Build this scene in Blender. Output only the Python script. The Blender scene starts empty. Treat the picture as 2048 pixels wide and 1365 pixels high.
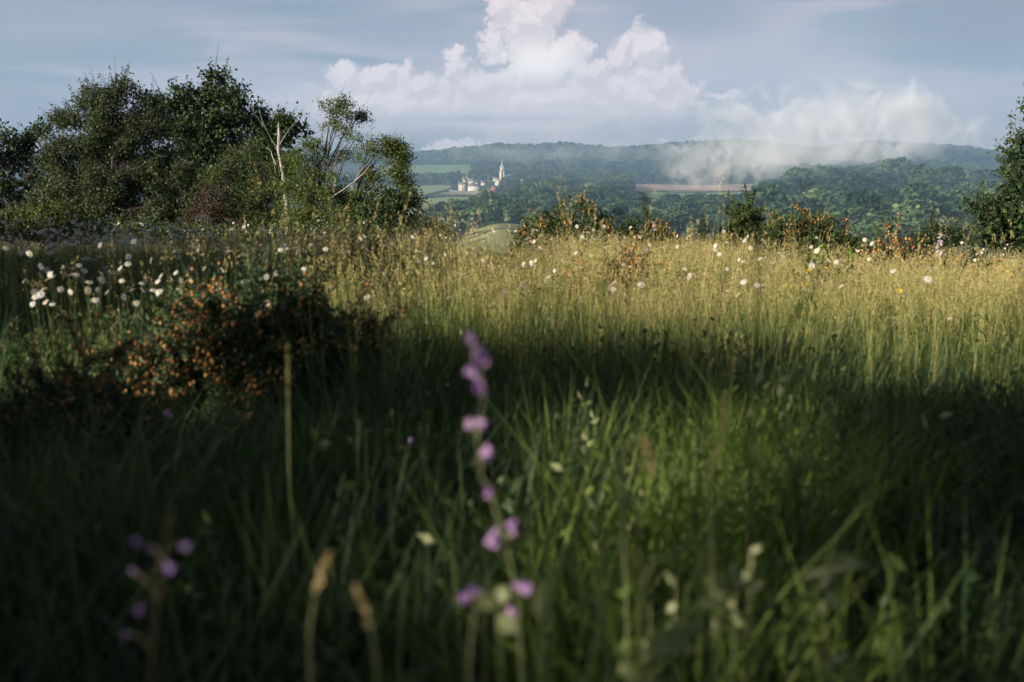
import bpy, math, random
import numpy as np
from math import radians as R
from mathutils import Vector

rng = np.random.default_rng(7)
random.seed(7)
sc = bpy.context.scene
C = sc.collection

# ------------------------------------------------------------------ camera
EYE = 1.0
FPX = 2275.0                     # focal length in pixels of a 2048 px wide frame
PITCH = math.atan(352 / FPX)     # horizon a little above the middle
cam_d = bpy.data.cameras.new('camera')
cam = bpy.data.objects.new('camera', cam_d); C.objects.link(cam)
cam.location = (0, 0, EYE)
cam.rotation_euler = (math.pi / 2 - PITCH, 0, 0)
cam_d.sensor_width = 36
cam_d.lens = 36 * FPX / 2048
cam_d.clip_start = 0.02
cam_d.clip_end = 30000
cam_d.dof.use_dof = True
cam_d.dof.focus_distance = 20.0
cam_d.dof.aperture_fstop = 3.4
sc.camera = cam

def direction(px, py):
    dx = (px - 1024) / FPX; dz = (682.5 - py) / FPX
    c, s = math.cos(PITCH), math.sin(PITCH)
    y = c + dz * s
    return dx / y, (dz * c - s) / y            # x and z per metre of y
def at(px, py, Y):
    u, w = direction(px, py)
    return Vector((u * Y, Y, EYE + w * Y))
def pix(x, y, z):                              # world -> pixel, numpy
    c, s = math.cos(PITCH), math.sin(PITCH)
    dz = z - EYE
    f = y * c - dz * s; up = y * s + dz * c
    f = np.maximum(f, 1e-3)
    return 1024 + FPX * x / f, 682.5 - FPX * up / f

# ------------------------------------------------------------------ render settings, exposure
sc.render.engine = 'CYCLES'
sc.view_settings.view_transform = 'Standard'
sc.view_settings.look = 'None'
sc.view_settings.exposure = 1.0
sc.view_settings.gamma = 1.0
cy = sc.cycles
cy.use_denoising = True
cy.use_adaptive_sampling = True
cy.adaptive_threshold = 0.02
cy.max_bounces = 6; cy.diffuse_bounces = 3; cy.glossy_bounces = 2
cy.transmission_bounces = 3; cy.volume_bounces = 4; cy.transparent_max_bounces = 8
cy.volume_step_rate = 1.0; cy.volume_max_steps = 128
cy.sample_clamp_indirect = 4.0

# ------------------------------------------------------------------ sun
SUN_EL = R(17.5)
SX, SY = -0.80, -0.60                           # the sun stands behind and to the side of the viewer
sun_dir = Vector((SX * math.cos(SUN_EL), SY * math.cos(SUN_EL), math.sin(SUN_EL)))
sd = bpy.data.lights.new('sun', 'SUN'); sd.energy = 5.0; sd.angle = R(0.6); sd.color = (1.0, 0.89, 0.73)
sun = bpy.data.objects.new('sun', sd); C.objects.link(sun)
sun.rotation_euler = (-sun_dir).to_track_quat('-Z', 'Y').to_euler()

# ------------------------------------------------------------------ node helper
class NT:
    def __init__(s, tree): s.t = tree; s.n = tree.nodes; s.l = tree.links
    def new(s, typ, **kw):
        n = s.n.new(typ)
        for k, v in kw.items(): setattr(n, k, v)
        return n
    def put(s, inp, v):
        if v is None: return
        if isinstance(v, bpy.types.NodeSocket): s.l.new(v, inp)
        else: inp.default_value = v
    def m(s, op, a, b=None, c=None, clamp=False):
        n = s.new('ShaderNodeMath', operation=op); n.use_clamp = clamp
        s.put(n.inputs[0], a); s.put(n.inputs[1], b); s.put(n.inputs[2], c)
        return n.outputs[0]
    def vm(s, op, a, b=None, c=None):
        n = s.new('ShaderNodeVectorMath', operation=op)
        s.put(n.inputs[0], a); s.put(n.inputs[1], b)
        if c is not None: s.put(n.inputs[2], c)
        return n.outputs['Value'] if op == 'LENGTH' else n.outputs[0]
    def mix(s, f, a, b):
        n = s.new('ShaderNodeMix', data_type='RGBA')
        s.put(n.inputs[0], f); s.put(n.inputs[6], a); s.put(n.inputs[7], b)
        return n.outputs[2]
    def step(s, v, lo, hi):
        n = s.new('ShaderNodeMapRange', interpolation_type='SMOOTHSTEP')
        s.put(n.inputs[0], v); n.inputs[1].default_value = lo; n.inputs[2].default_value = hi
        return n.outputs[0]
    def noise(s, vec, scale, detail=4, rough=0.55, dist=0.0):
        n = s.new('ShaderNodeTexNoise'); s.put(n.inputs['Vector'], vec)
        n.inputs['Scale'].default_value = scale; n.inputs['Detail'].default_value = detail
        n.inputs['Roughness'].default_value = rough; n.inputs['Distortion'].default_value = dist
        return n.outputs[0]
    def ramp(s, f, stops):
        n = s.new('ShaderNodeValToRGB'); e = n.color_ramp.elements
        e[0].position, e[0].color = stops[0][0], (*stops[0][1], 1)
        e[1].position, e[1].color = stops[-1][0], (*stops[-1][1], 1)
        for p, c in stops[1:-1]:
            k = e.new(p); k.color = (*c, 1)
        s.put(n.inputs[0], f)
        return n.outputs[0]

# ------------------------------------------------------------------ world: sky texture with clouds in it
world = bpy.data.worlds.new('World'); sc.world = world; world.use_nodes = True
w = NT(world.node_tree); w.n.clear()

def blob_group(name, blobs, smooth):
    g = bpy.data.node_groups.new(name, 'ShaderNodeTree')
    g.interface.new_socket('P', in_out='INPUT', socket_type='NodeSocketVector')
    g.interface.new_socket('F', in_out='OUTPUT', socket_type='NodeSocketFloat')
    q = NT(g); gi = q.new('NodeGroupInput'); go = q.new('NodeGroupOutput')
    P = gi.outputs[0]
    # billow the outline
    nz = q.new('ShaderNodeTexNoise'); q.put(nz.inputs['Vector'], P); nz.inputs['Scale'].default_value = 34
    nz.inputs['Detail'].default_value = 7; nz.inputs['Roughness'].default_value = 0.62
    off = q.vm('SUBTRACT', nz.outputs['Color'], (0.5, 0.5, 0.5))
    Pd = q.vm('MULTIPLY_ADD', off, (0.050, 0.045, 0.0), P)
    cur = None
    for cx, cy_, rx, ry in blobs:
        u, v = direction(cx, cy_)
        d = q.vm('MULTIPLY', q.vm('SUBTRACT', Pd, (u, v, 0)), (FPX / rx, FPX / ry, 0))
        L = q.vm('LENGTH', d)
        if cur is None: cur = L
        else:
            n = q.new('ShaderNodeMath', operation='SMOOTH_MIN')
            q.put(n.inputs[0], cur); q.put(n.inputs[1], L); n.inputs[2].default_value = smooth
            cur = n.outputs[0]
    f = q.m('SUBTRACT', 1.0, cur)
    vo = q.new('ShaderNodeTexVoronoi', feature='SMOOTH_F1'); q.put(vo.inputs['Vector'], Pd); vo.inputs['Scale'].default_value = 75
    vo.inputs['Smoothness'].default_value = 0.25; vo.inputs['Detail'].default_value = 2
    f = q.m('MULTIPLY_ADD', vo.outputs['Distance'], -0.34, f)
    q.l.new(f, go.inputs[0])
    return g

cum = blob_group('cumulus', [
    (1050, 50, 90, 85), (1100, 0, 70, 70), (1000, 10, 52, 50), (1075, 135, 105, 80), (1135, 105, 60, 62), (985, 90, 46, 50), (915, 125, 48, 52), (960, 165, 80, 45),
    (690, 145, 60, 46), (745, 158, 75, 44), (830, 165, 80, 42), (1180, 145, 75, 48), (1240, 112, 46, 62),
    (1300, 95, 62, 66), (1300, 160, 110, 60), (800, 212, 290, 78), (1090, 200, 320, 95), (1290, 195, 190, 82),
    ], 0.12)
small = blob_group('small_cumulus', [(850, 296, 50, 26), (890, 292, 44, 26), (935, 288, 44, 24), (965, 296, 26, 18), (1160, 297, 40, 12), (1195, 292, 34, 16), (1460, 180, 40, 14), (1440, 184, 24, 10)], 0.12)
tc = w.new('ShaderNodeTexCoord')
D = tc.outputs['Generated']
sep = w.new('ShaderNodeSeparateXYZ'); w.put(sep.inputs[0], D)
dy = w.m('MAXIMUM', sep.outputs[1], 0.08)
cu = w.m('DIVIDE', sep.outputs[0], dy); cw = w.m('DIVIDE', sep.outputs[2], dy)
comb = w.new('ShaderNodeCombineXYZ'); w.put(comb.inputs[0], cu); w.put(comb.inputs[1], cw)
P = comb.outputs[0]
front = w.step(sep.outputs[1], 0.1, 0.35)
g1 = w.new('ShaderNodeGroup'); g1.node_tree = cum; w.put(g1.inputs[0], P)
g2 = w.new('ShaderNodeGroup'); g2.node_tree = cum; w.put(g2.inputs[0], w.vm('ADD', P, (-0.0035, 0.0075, 0)))
f1, f2 = g1.outputs[0], g2.outputs[0]
sharp = w.step(f1, -0.09, 0.20)
# cloud bases melt into the veil below them
_, wa = direction(1000, 272); _, wb = direction(1000, 196)
basefade = w.step(cw, wa, wb)
_, wc = direction(1000, 250)
fade = basefade
cum_a = w.m('MULTIPLY', w.m('MULTIPLY', sharp, fade), front)
g3 = w.new('ShaderNodeGroup'); g3.node_tree = small; w.put(g3.inputs[0], P)
cum_a = w.m('MAXIMUM', cum_a, w.m('MULTIPLY', w.m('MULTIPLY', w.step(g3.outputs[0], -0.05, 0.25), front), 0.9))
lit = w.step(w.m('SUBTRACT', f1, f2), -0.10, 0.26)
inner = w.noise(P, 22, 6, 0.6)
lit = w.m('ADD', w.m('MULTIPLY', lit, 0.62), w.m('MULTIPLY', inner, 0.55), clamp=True)
hu, hw = direction(1080, 122)
hot = w.vm('LENGTH', w.vm('MULTIPLY', w.vm('SUBTRACT', P, (hu, hw, 0)), (FPX / 120, FPX / 60, 0)))
hot = w.m('SUBTRACT', 1.0, w.step(hot, 0.2, 1.0))
ccol = w.mix(lit, (5.3, 4.6, 4.8, 1), (7.8, 6.6, 6.4, 1))
ccol = w.mix(w.m('MULTIPLY', hot, 0.75), ccol, (9.8, 8.8, 7.9, 1))
# veil: wide streaks of thin cloud
vs = w.vm('MULTIPLY', D, (1.0, 1.0, 5.5))
veil = w.noise(vs, 2.6, 6, 0.55, 0.4)
veil2 = w.noise(w.vm('MULTIPLY', D, (1.0, 1.0, 9.0)), 5.0, 5, 0.5, 0.3)
va = w.step(w.m('ADD', w.m('MULTIPLY', veil, 0.65), w.m('MULTIPLY', veil2, 0.35)), 0.43, 0.57)
def soft(px, py, rx, ry, amp):
    u, v = direction(px, py)
    L = w.vm('LENGTH', w.vm('MULTIPLY', w.vm('SUBTRACT', P, (u, v, 0)), (FPX / rx, FPX / ry, 0)))
    wob = w.m('MULTIPLY_ADD', w.noise(P, 9, 6, 0.6, 0.6), 1.3, -0.65)
    s_ = w.m('SUBTRACT', 1.0, w.step(w.m('ADD', L, wob), 0.15, 1.15))
    return w.m('MULTIPLY', w.m('MULTIPLY', s_, amp), front)
sky = w.new('ShaderNodeTexSky', sky_type='NISHITA')
sky.sun_disc = False; sky.sun_elevation = SUN_EL
sky.sun_rotation = math.atan2(SX, SY)
sky.air_density = 1.0; sky.dust_density = 1.0; sky.ozone_density = 2.0
base = w.mix(0.72, w.vm('MULTIPLY', sky.outputs[0], (1.0, 1.0, 1.05)), (1.65, 1.8, 2.45, 1))
col = w.mix(w.m('MULTIPLY', va, 0.92), base, (4.1, 3.65, 4.0, 1))
body = soft(990, 212, 470, 84, 1.0)
col = w.mix(body, col, (5.8, 5.0, 5.1, 1))
col = w.mix(soft(1480, 130, 330, 150, 0.75), col, (4.5, 4.0, 4.3, 1))
col = w.mix(soft(1760, 235, 260, 110, 0.85), col, (5.0, 4.4, 4.6, 1))
col = w.mix(soft(600, 195, 240, 50, 0.7), col, (5.2, 4.6, 4.8, 1))
col = w.mix(soft(1980, 50, 260, 120, 0.85), col, (2.0, 2.1, 2.8, 1))
col = w.mix(soft(120, 20, 420, 90, 0.85), col, (2.4, 2.6, 3.3, 1))
col = w.mix(soft(760, 60, 220, 60, 0.75), col, (2.3, 2.6, 3.4, 1))
col = w.mix(soft(1380, 30, 200, 60, 0.8), col, (2.2, 2.5, 3.3, 1))
col = w.mix(soft(60, 260, 220, 170, 0.6), col, (1.5, 1.8, 2.5, 1))
col = w.mix(soft(900, 236, 330, 12, 0.55), col, (1.7, 2.15, 3.0, 1))
col = w.mix(cum_a, col, ccol)
# unseen sky over the viewer and behind, darkened to deepen the foreground shade
behind = w.step(sep.outputs[1], 0.3, -0.3)
over = w.step(sep.outputs[2], 0.17, 0.42)
dark = w.m('MAXIMUM', behind, over)
col = w.mix(w.m('MULTIPLY', dark, 0.95), col, (.50, .60, .84, 1))
bg = w.new('ShaderNodeBackground'); w.put(bg.inputs[0], col); bg.inputs[1].default_value = 0.069
wo = w.new('ShaderNodeOutputWorld'); w.l.new(bg.outputs[0], wo.inputs[0])
world.cycles.sampling_method = 'MANUAL'; world.cycles.sample_map_resolution = 512

# ------------------------------------------------------------------ object helpers
def tag(o, label=None, cat=None, group=None, kind=None):
    if label: o['label'] = label
    if cat: o['category'] = cat
    if group: o['group'] = group
    if kind: o['kind'] = kind
    return o
def empty(name, loc, label, cat, group=None, rz=0.0):
    o = bpy.data.objects.new(name, None); C.objects.link(o)
    o.location = loc; o.rotation_euler = (0, 0, rz); o.empty_display_size = 0.1
    return tag(o, label, cat, group)

class MB:
    """collects faces in numpy, builds one mesh"""
    def __init__(s): s.v = []; s.f = []; s.mi = []; s.r = []; s.n = 0
    def add(s, V, F, mat=0, rnd=None):
        V = np.asarray(V, dtype=np.float64).reshape(-1, 3); F = np.asarray(F, dtype=np.int64)
        if len(F) == 0: return s
        s.v.append(V); s.f.append(F + s.n); s.n += len(V)
        s.mi.append(np.full(len(F), mat, dtype=np.int32))
        if rnd is None: rnd = rng.random(len(F))
        s.r.append(np.broadcast_to(np.asarray(rnd, dtype=np.float32), (len(F),)))
        return s
    def box(s, x0, x1, y0, y1, z0, z1, mat=0):
        V = [(x, y, z) for x in (x0, x1) for y in (y0, y1) for z in (z0, z1)]
        F = [(0, 1, 3, 2), (4, 6, 7, 5), (0, 4, 5, 1), (2, 3, 7, 6), (0, 2, 6, 4), (1, 5, 7, 3)]
        return s.add(V, F, mat)
    def mesh(s, name, mats, smooth=False):
        me = bpy.data.meshes.new(name)
        V = np.concatenate(s.v)
        ls = [np.full(len(f), f.shape[1], dtype=np.int32) for f in s.f]
        tot = np.concatenate(ls); start = np.concatenate([[0], np.cumsum(tot)[:-1]]).astype(np.int32)
        loops = np.concatenate([f.ravel() for f in s.f]).astype(np.int32)
        me.vertices.add(len(V)); me.vertices.foreach_set('co', V.astype(np.float32).ravel())
        me.loops.add(len(loops)); me.loops.foreach_set('vertex_index', loops)
        me.polygons.add(len(tot)); me.polygons.foreach_set('loop_start', start)
        try: me.polygons.foreach_set('loop_total', tot)
        except Exception: pass
        me.polygons.foreach_set('material_index', np.concatenate(s.mi))
        if smooth: me.polygons.foreach_set('use_smooth', np.ones(len(tot), dtype=bool))
        a = me.attributes.new('rnd', 'FLOAT', 'FACE'); a.data.foreach_set('value', np.concatenate(s.r).astype(np.float32))
        for m in (mats if isinstance(mats, (list, tuple)) else [mats]): me.materials.append(m)
        me.update(calc_edges=True); me.validate()
        return me
    def build(s, name, mats, parent=None, smooth=False):
        o = bpy.data.objects.new(name, s.mesh(name, mats, smooth)); C.objects.link(o)
        if parent: o.parent = parent
        return o

def tube(mb, pts, rad, sides=5, mat=0, rnd=None):
    pts = np.asarray(pts, dtype=float); n = len(pts)
    rad = np.broadcast_to(np.asarray(rad, dtype=float), (n,)) if np.ndim(rad) else np.full(n, rad)
    T = np.gradient(pts, axis=0); T /= np.linalg.norm(T, axis=1)[:, None] + 1e-9
    ref = np.array([0.31, 0.95, 0.07]) if abs(T[0] @ np.array([0.31, 0.95, 0.07])) < 0.9 else np.array([1.0, 0, 0])
    A = np.cross(T, ref); A /= np.linalg.norm(A, axis=1)[:, None] + 1e-9
    B = np.cross(T, A)
    an = np.arange(sides) / sides * 2 * np.pi
    ring = A[:, None, :] * np.cos(an)[None, :, None] + B[:, None, :] * np.sin(an)[None, :, None]
    V = (pts[:, None, :] + ring * rad[:, None, None]).reshape(-1, 3)
    F = []
    for i in range(n - 1):
        for k in range(sides):
            a = i * sides + k; b = i * sides + (k + 1) % sides
            F.append((a, b, b + sides, a + sides))
    mb.add(V, F, mat, rnd)
    mb.add(V[-sides:], [tuple(range(sides))] if sides in (3, 4) else [(0, k, k + 1) for k in range(1, sides - 1)], mat, rnd)

def unit(v): return v / (np.linalg.norm(v, axis=-1, keepdims=True) + 1e-9)

def leaves(mb, C0, size, mat=0, up=0.25, droop=0.0, wid=0.6, var=0.35, dirs=None):
    """one folded leaf at every centre"""
    C0 = np.asarray(C0); n = len(C0)
    d = unit(rng.normal(size=(n, 3)) + np.array([0, 0, up - droop]) * 1.0) if dirs is None else unit(dirs)
    nrm = unit(np.cross(d, rng.normal(size=(n, 3))))
    sd_ = np.cross(d, nrm)
    L = size * (1 + var * rng.normal(size=(n, 1)).clip(-1.5, 1.5))
    tip = C0 + d * L; mid = C0 + d * L * 0.5
    a = mid + sd_ * L * wid * 0.5 + nrm * L * 0.10; b = mid - sd_ * L * wid * 0.5 + nrm * L * 0.10
    V = np.stack([C0, a, tip, b], axis=1).reshape(-1, 3)
    i = np.arange(n)[:, None] * 4
    F = np.concatenate([i + [0, 1, 2], i + [0, 2, 3]], axis=0)
    r = rng.random(n)
    mb.add(V, F, mat, np.concatenate([r, r]))

def icosphere(sub):
    import bmesh
    bm = bmesh.new(); bmesh.ops.create_icosphere(bm, subdivisions=sub, radius=1.0)
    V = np.array([v.co[:] for v in bm.verts]); F = np.array([[v.index for v in f.verts] for f in bm.faces]); bm.free()
    return V, F
ICO1, ICO2 = icosphere(1), icosphere(2)
def blobs(mb, cs, r, mat=0, ico=ICO1, squash=1.0):
    V0, F0 = ico; cs = np.asarray(cs); n = len(cs)
    r = np.broadcast_to(np.asarray(r, dtype=float).reshape(-1, 1, 1) if np.ndim(r) else np.full((n, 1, 1), r), (n, 1, 1))
    V = cs[:, None, :] + V0[None] * np.array([1, 1, squash]) * r
    F = (F0[None] + (np.arange(n) * len(V0))[:, None, None]).reshape(-1, 3)
    mb.add(V.reshape(-1, 3), F, mat, np.repeat(rng.random(n), len(F0)))

# ------------------------------------------------------------------ materials
def leafmat(name, stops, trans=0.35, rough=0.5, spec=0.35, inst=0.0, tcol=None, patch=None):
    m = bpy.data.materials.new(name); m.use_nodes = True; t = NT(m.node_tree); t.n.clear()
    at_ = t.new('ShaderNodeAttribute', attribute_name='rnd')
    f = at_.outputs['Fac']
    if inst:
        oi = t.new('ShaderNodeObjectInfo')
        f = t.m('ADD', t.m('MULTIPLY', f, 1 - inst), t.m('MULTIPLY', oi.outputs['Random'], inst))
    if patch:
        geo = t.new('ShaderNodeNewGeometry')
        nz = t.noise(geo.outputs['Position'], patch[0], 3, 0.5)
        f = t.m('ADD', f, t.m('MULTIPLY_ADD', nz, patch[1], -patch[1] / 2), clamp=True)
    c = t.ramp(f, stops)
    p = t.new('ShaderNodeBsdfPrincipled'); t.put(p.inputs['Base Color'], c)
    p.inputs['Roughness'].default_value = rough
    p.inputs['Specular IOR Level'].default_value = spec
    o = t.new('ShaderNodeOutputMaterial')
    if trans:
        tr = t.new('ShaderNodeBsdfTranslucent')
        tc_ = t.vm('MULTIPLY', c, tcol or (1.25, 1.35, 0.6)); t.put(tr.inputs[0], tc_)
        mx = t.new('ShaderNodeMixShader'); mx.inputs[0].default_value = trans
        t.l.new(p.outputs[0], mx.inputs[1]); t.l.new(tr.outputs[0], mx.inputs[2]); t.l.new(mx.outputs[0], o.inputs[0])
    else: t.l.new(p.outputs[0], o.inputs[0])
    return m

def solid(name, c1, c2=None, scale=8.0, rough=0.85, bump=0.0, bscale=None, detail=5, obj=True, spec=0.3):
    m = bpy.data.materials.new(name); m.use_nodes = True; t = NT(m.node_tree)
    p = t.n['Principled BSDF']; p.inputs['Roughness'].default_value = rough; p.inputs['Specular IOR Level'].default_value = spec
    co = t.new('ShaderNodeTexCoord').outputs['Object']
    nz = t.noise(co, scale, detail, 0.6)
    t.put(p.inputs['Base Color'], t.mix(t.step(nz, 0.3, 0.7), (*c1, 1), (*(c2 or c1), 1)))
    if bump:
        b = t.new('ShaderNodeBump'); b.inputs['Strength'].default_value = bump; b.inputs['Distance'].default_value = 0.02
        t.put(b.inputs['Height'], t.noise(co, bscale or scale * 3, 6, 0.6)); t.l.new(b.outputs[0], p.inputs['Normal'])
    return m

M = {}
M['oak'] = leafmat('oak_leaf', [(0, (.014, .034, .014)), (.5, (.034, .068, .024)), (.9, (.065, .11, .036)), (1, (.12, .16, .055))], .25, .5, .3)
M['haw'] = leafmat('hawthorn_leaf', [(0, (.022, .040, .015)), (.6, (.054, .084, .030)), (1, (.12, .14, .058))], .25, .6)
M['birch'] = leafmat('birch_leaf', [(0, (.040, .072, .016)), (.6, (.095, .138, .032)), (1, (.20, .23, .065))], .3, .45)
M['birch2'] = leafmat('birch_leaf_dark', [(0, (.030, .056, .016)), (.6, (.070, .108, .028)), (1, (.15, .18, .055))], .3, .5)
M['bramble'] = leafmat('bramble_leaf', [(0, (.03, .05, .012)), (.6, (.075, .10, .022)), (1, (.16, .18, .05))], .3, .5)
M['deadleaf'] = leafmat('dead_leaf', [(0, (.035, .018, .010)), (1, (.10, .05, .025))], .3, .7)
M['bark'] = solid('bark', (.05, .042, .034), (.10, .085, .07), 12, .9, .5)
M['twig'] = solid('grey_twig', (.06, .053, .045), (.12, .10, .085), 6, .9)
M['birchbark'] = solid('birch_bark', (.52, .48, .43), (.28, .25, .22), 5, .7, .2)
M['gneedle'] = leafmat('gorse_needle', [(0, (.025, .046, .018)), (.6, (.060, .095, .032)), (1, (.12, .15, .05))], .15, .55)
M['gneedle2'] = leafmat('gorse_needle_bluish', [(0, (.030, .060, .032)), (.6, (.065, .115, .050)), (1, (.13, .18, .07))], .15, .55)
M['gpod'] = leafmat('gorse_dead_flower', [(0, (.20, .075, .025)), (.5, (.52, .25, .085)), (1, (.76, .46, .20))], .25, .8, tcol=(1.2, 1.0, .8))
M['broom'] = leafmat('broom_twig', [(0, (.03, .055, .012)), (1, (.09, .12, .03))], .2, .6)
M['grass'] = leafmat('grass_blade', [(0, (.018, .040, .018)), (.45, (.050, .098, .038)), (.85, (.145, .205, .078)), (1, (.32, .33, .16))], .35, .45, .4, inst=.35, patch=(1.3, .5))
M['grassdry'] = leafmat('grass_dry_blade', [(0, (.07, .13, .028)), (.35, (.21, .27, .07)), (.75, (.44, .42, .145)), (1, (.66, .55, .25))], .3, .55, .3, inst=.4, patch=(0.9, .9), tcol=(1.15, 1.1, .75))
M['seed'] = leafmat('grass_seed', [(0, (.24, .23, .09)), (.5, (.48, .42, .17)), (1, (.64, .50, .29))], .3, .7, .2, inst=.5, tcol=(1.1, 1.0, .8))
M['weed'] = leafmat('weed_leaf', [(0, (.022, .055, .014)), (.6, (.055, .11, .028)), (1, (.12, .17, .05))], .35, .45, .4, inst=.4)
M['stem'] = leafmat('flower_stem', [(0, (.05, .085, .025)), (1, (.13, .15, .05))], .2, .6, inst=.5)
M['petal'] = leafmat('white_petal', [(0, (.66, .65, .62)), (1, (.82, .81, .78))], .3, .6, .2, tcol=(1, 1, 1))
M['disc'] = leafmat('daisy_disc', [(0, (.45, .25, .02)), (1, (.62, .38, .03))], .0, .8)
M['yellow'] = leafmat('yellow_petal', [(0, (.70, .40, .01)), (1, (.85, .58, .02))], .25, .5, tcol=(1.1, 1, .5))
M['pink'] = leafmat('pale_pink_petal', [(0, (.48, .34, .44)), (1, (.80, .70, .75))], .3, .6, tcol=(1, .95, 1))
M['purple'] = leafmat('purple_petal', [(0, (.52, .32, .62)), (1, (.80, .56, .82))], .35, .5, tcol=(1.1, .9, 1.2))
M['violet'] = leafmat('violet_petal', [(0, (.16, .10, .28)), (1, (.30, .20, .44))], .35, .5, tcol=(1.1, .9, 1.2))
M['palestalk'] = leafmat('pale_stalk', [(0, (.20, .24, .10)), (1, (.40, .42, .21))], .3, .6, tcol=(1.1, 1.1, .8))
M['darkstalk'] = leafmat('unlit_brown_stalk', [(0, (.045, .04, .022)), (1, (.11, .08, .05))], .15, .7)  # dark brown, stands in for stalks the sun misses
M['paleleaf'] = leafmat('pale_leaf', [(0, (.26, .30, .14)), (1, (.52, .54, .30))], .35, .5, tcol=(1.1, 1.15, .7))
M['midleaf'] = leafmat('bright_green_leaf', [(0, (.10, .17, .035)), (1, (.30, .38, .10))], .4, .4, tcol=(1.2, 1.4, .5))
FOREST = [(0, (.010, .028, .014)), (.45, (.028, .062, .026)), (.8, (.070, .125, .045)), (1, (.18, .21, .09))]
M['forest'] = leafmat('forest_leaf', FOREST, .15, .7, .15, inst=.75, patch=(.006, .8))
M['forestpale'] = leafmat('pale_tree_leaf', [(0, (.055, .085, .028)), (1, (.14, .16, .055))], .2, .7, .15)
M['forestrust'] = leafmat('reddish_tree_leaf', [(0, (.07, .055, .035)), (1, (.14, .10, .06))], .15, .7, .15)
M['conifer'] = leafmat('conifer_needle', [(0, (.035, .045, .028)), (1, (.085, .085, .05))], .05, .8, .1)
M['wall'] = solid('rendered_wall', (.74, .70, .62), (.66, .61, .53), .4, .9)
M['stonewall'] = solid('stone_wall', (.60, .50, .42), (.50, .40, .33), .5, .9)
M['church'] = solid('church_stone', (.72, .62, .48), (.60, .50, .38), .3, .9)
M['spire'] = solid('spire_stone', (.74, .70, .68), (.62, .58, .58), .3, .9)
M['slate'] = solid('slate_roof', (.13, .12, .13), (.20, .17, .17), .5, .8)
M['redroof'] = solid('tiled_roof', (.36, .16, .11), (.28, .14, .11), .5, .85)
M['redwall'] = solid('red_boarding', (.34, .12, .10), (.28, .10, .085), .5, .8)
M['glass'] = solid('window_glass', (.05, .06, .07), None, 1, .2)
M['pole'] = solid('pole_metal', (.45, .45, .44), None, 1, .6)

# ------------------------------------------------------------------ terrain
COLX = np.array([-4000, 300, 600, 760, 850, 925, 1000, 1120, 1250, 1390, 1500, 1620, 1750, 1900, 2048, 5000.])
ROWD = np.array([45, 100, 250, 450, 560, 660, 800, 1100, 1500, 1900, 2200, 2600, 3000, 3400, 3700, 4500, 5900.])
TAB = np.array([  # pixel row of the ground at each distance, one line per distance
 [600] * 16, [575] * 16, [545] * 16,
 [515] * 16,
 [505, 505, 505, 505, 503, 500, 492, 500, 505, 505, 500, 500, 500, 500, 500, 500],
 [490, 490, 490, 488, 485, 478, 456, 470, 480, 482, 480, 478, 476, 476, 476, 476],
 [465, 465, 465, 462, 460, 452, 440, 448, 455, 458, 458, 454, 450, 450, 450, 450],
 [435, 435, 435, 432, 434, 430, 415, 410, 418, 428, 425, 412, 408, 412, 415, 415],
 [398, 398, 398, 400, 404, 404, 393, 386, 390, 403, 398, 378, 370, 376, 380, 380],
 [376, 376, 376, 376, 383, 386, 378, 374, 377, 383, 382, 364, 356, 360, 366, 366],
 [366, 366, 366, 366, 367, 366, 364, 364, 366, 367, 366, 356, 350, 352, 358, 358],
 [350, 350, 350, 351, 351, 351, 350, 348, 348, 350, 348, 342, 338, 342, 346, 346],
 [330, 330, 330, 331, 331, 329, 326, 324, 322, 322, 318, 318, 314, 318, 328, 328],
 [314, 314, 314, 314, 312, 304, 299, 296, 303, 293, 289, 304, 292, 299, 318, 318],
 [317, 317, 317, 316, 315, 307, 302, 300, 306, 297, 293, 307, 296, 304, 322, 322],
 [320, 320, 320, 320, 320, 318, 315, 315, 316, 315, 314, 316, 314, 318, 326, 326],
 [325] * 16], dtype=float)
def smooth01(t): t = np.clip(t, 0, 1); return t * t * (3 - 2 * t)
ND = np.array([-4000, -60, -20, 0, 6, 13, 17, 21, 26, 32, 38, 45, 60])
NZ = np.array([-6, -1.0, -.2, 0, 0, -.34, -.62, -1.0, -1.5, -2.2, -3.2, -4.6, -8])
def near_h(x, y):
    z = np.interp(y, ND, NZ) - 0.030 * np.clip(x, 0, 7) - 0.013 * np.clip(x, -9, 0)
    z = z + 0.05 * np.sin(x * 0.9 + 1.3) * np.sin(y * 0.7) * (np.abs(y) > 0.5)
    z = z - 0.012 * np.maximum(np.abs(x) - 25, 0)
    return z
def far_h(x, y):
    y = np.maximum(y, 1.0); px = 1024 + FPX * x / y / math.cos(PITCH)
    d = np.clip(y, ROWD[0], ROWD[-1])
    ci = np.clip(np.searchsorted(COLX, px) - 1, 0, len(COLX) - 2)
    fx = np.clip((px - COLX[ci]) / (COLX[ci + 1] - COLX[ci]), 0, 1); fx = fx * fx * (3 - 2 * fx)
    ri = np.clip(np.searchsorted(ROWD, d) - 1, 0, len(ROWD) - 2)
    fd = (d - ROWD[ri]) / (ROWD[ri + 1] - ROWD[ri]); fd = smooth01(fd) * .35 + fd * .65
    v = (TAB[ri, ci] * (1 - fx) + TAB[ri, ci + 1] * fx) * (1 - fd) + (TAB[ri + 1, ci] * (1 - fx) + TAB[ri + 1, ci + 1] * fx) * fd
    dz = (682.5 - v) / FPX; c, s = math.cos(PITCH), math.sin(PITCH)
    wv = (dz * c - s) / (c + dz * s)
    z = EYE + wv * d
    return z + np.sin(x * .011 + y * .006) * 1.5 * smooth01((d - 400) / 400)
def H(x, y):
    x = np.asarray(x, dtype=float); y = np.asarray(y, dtype=float)
    t = smooth01((y - 36) / 14)
    return near_h(x, y) * (1 - t) + far_h(x, y) * t
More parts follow.
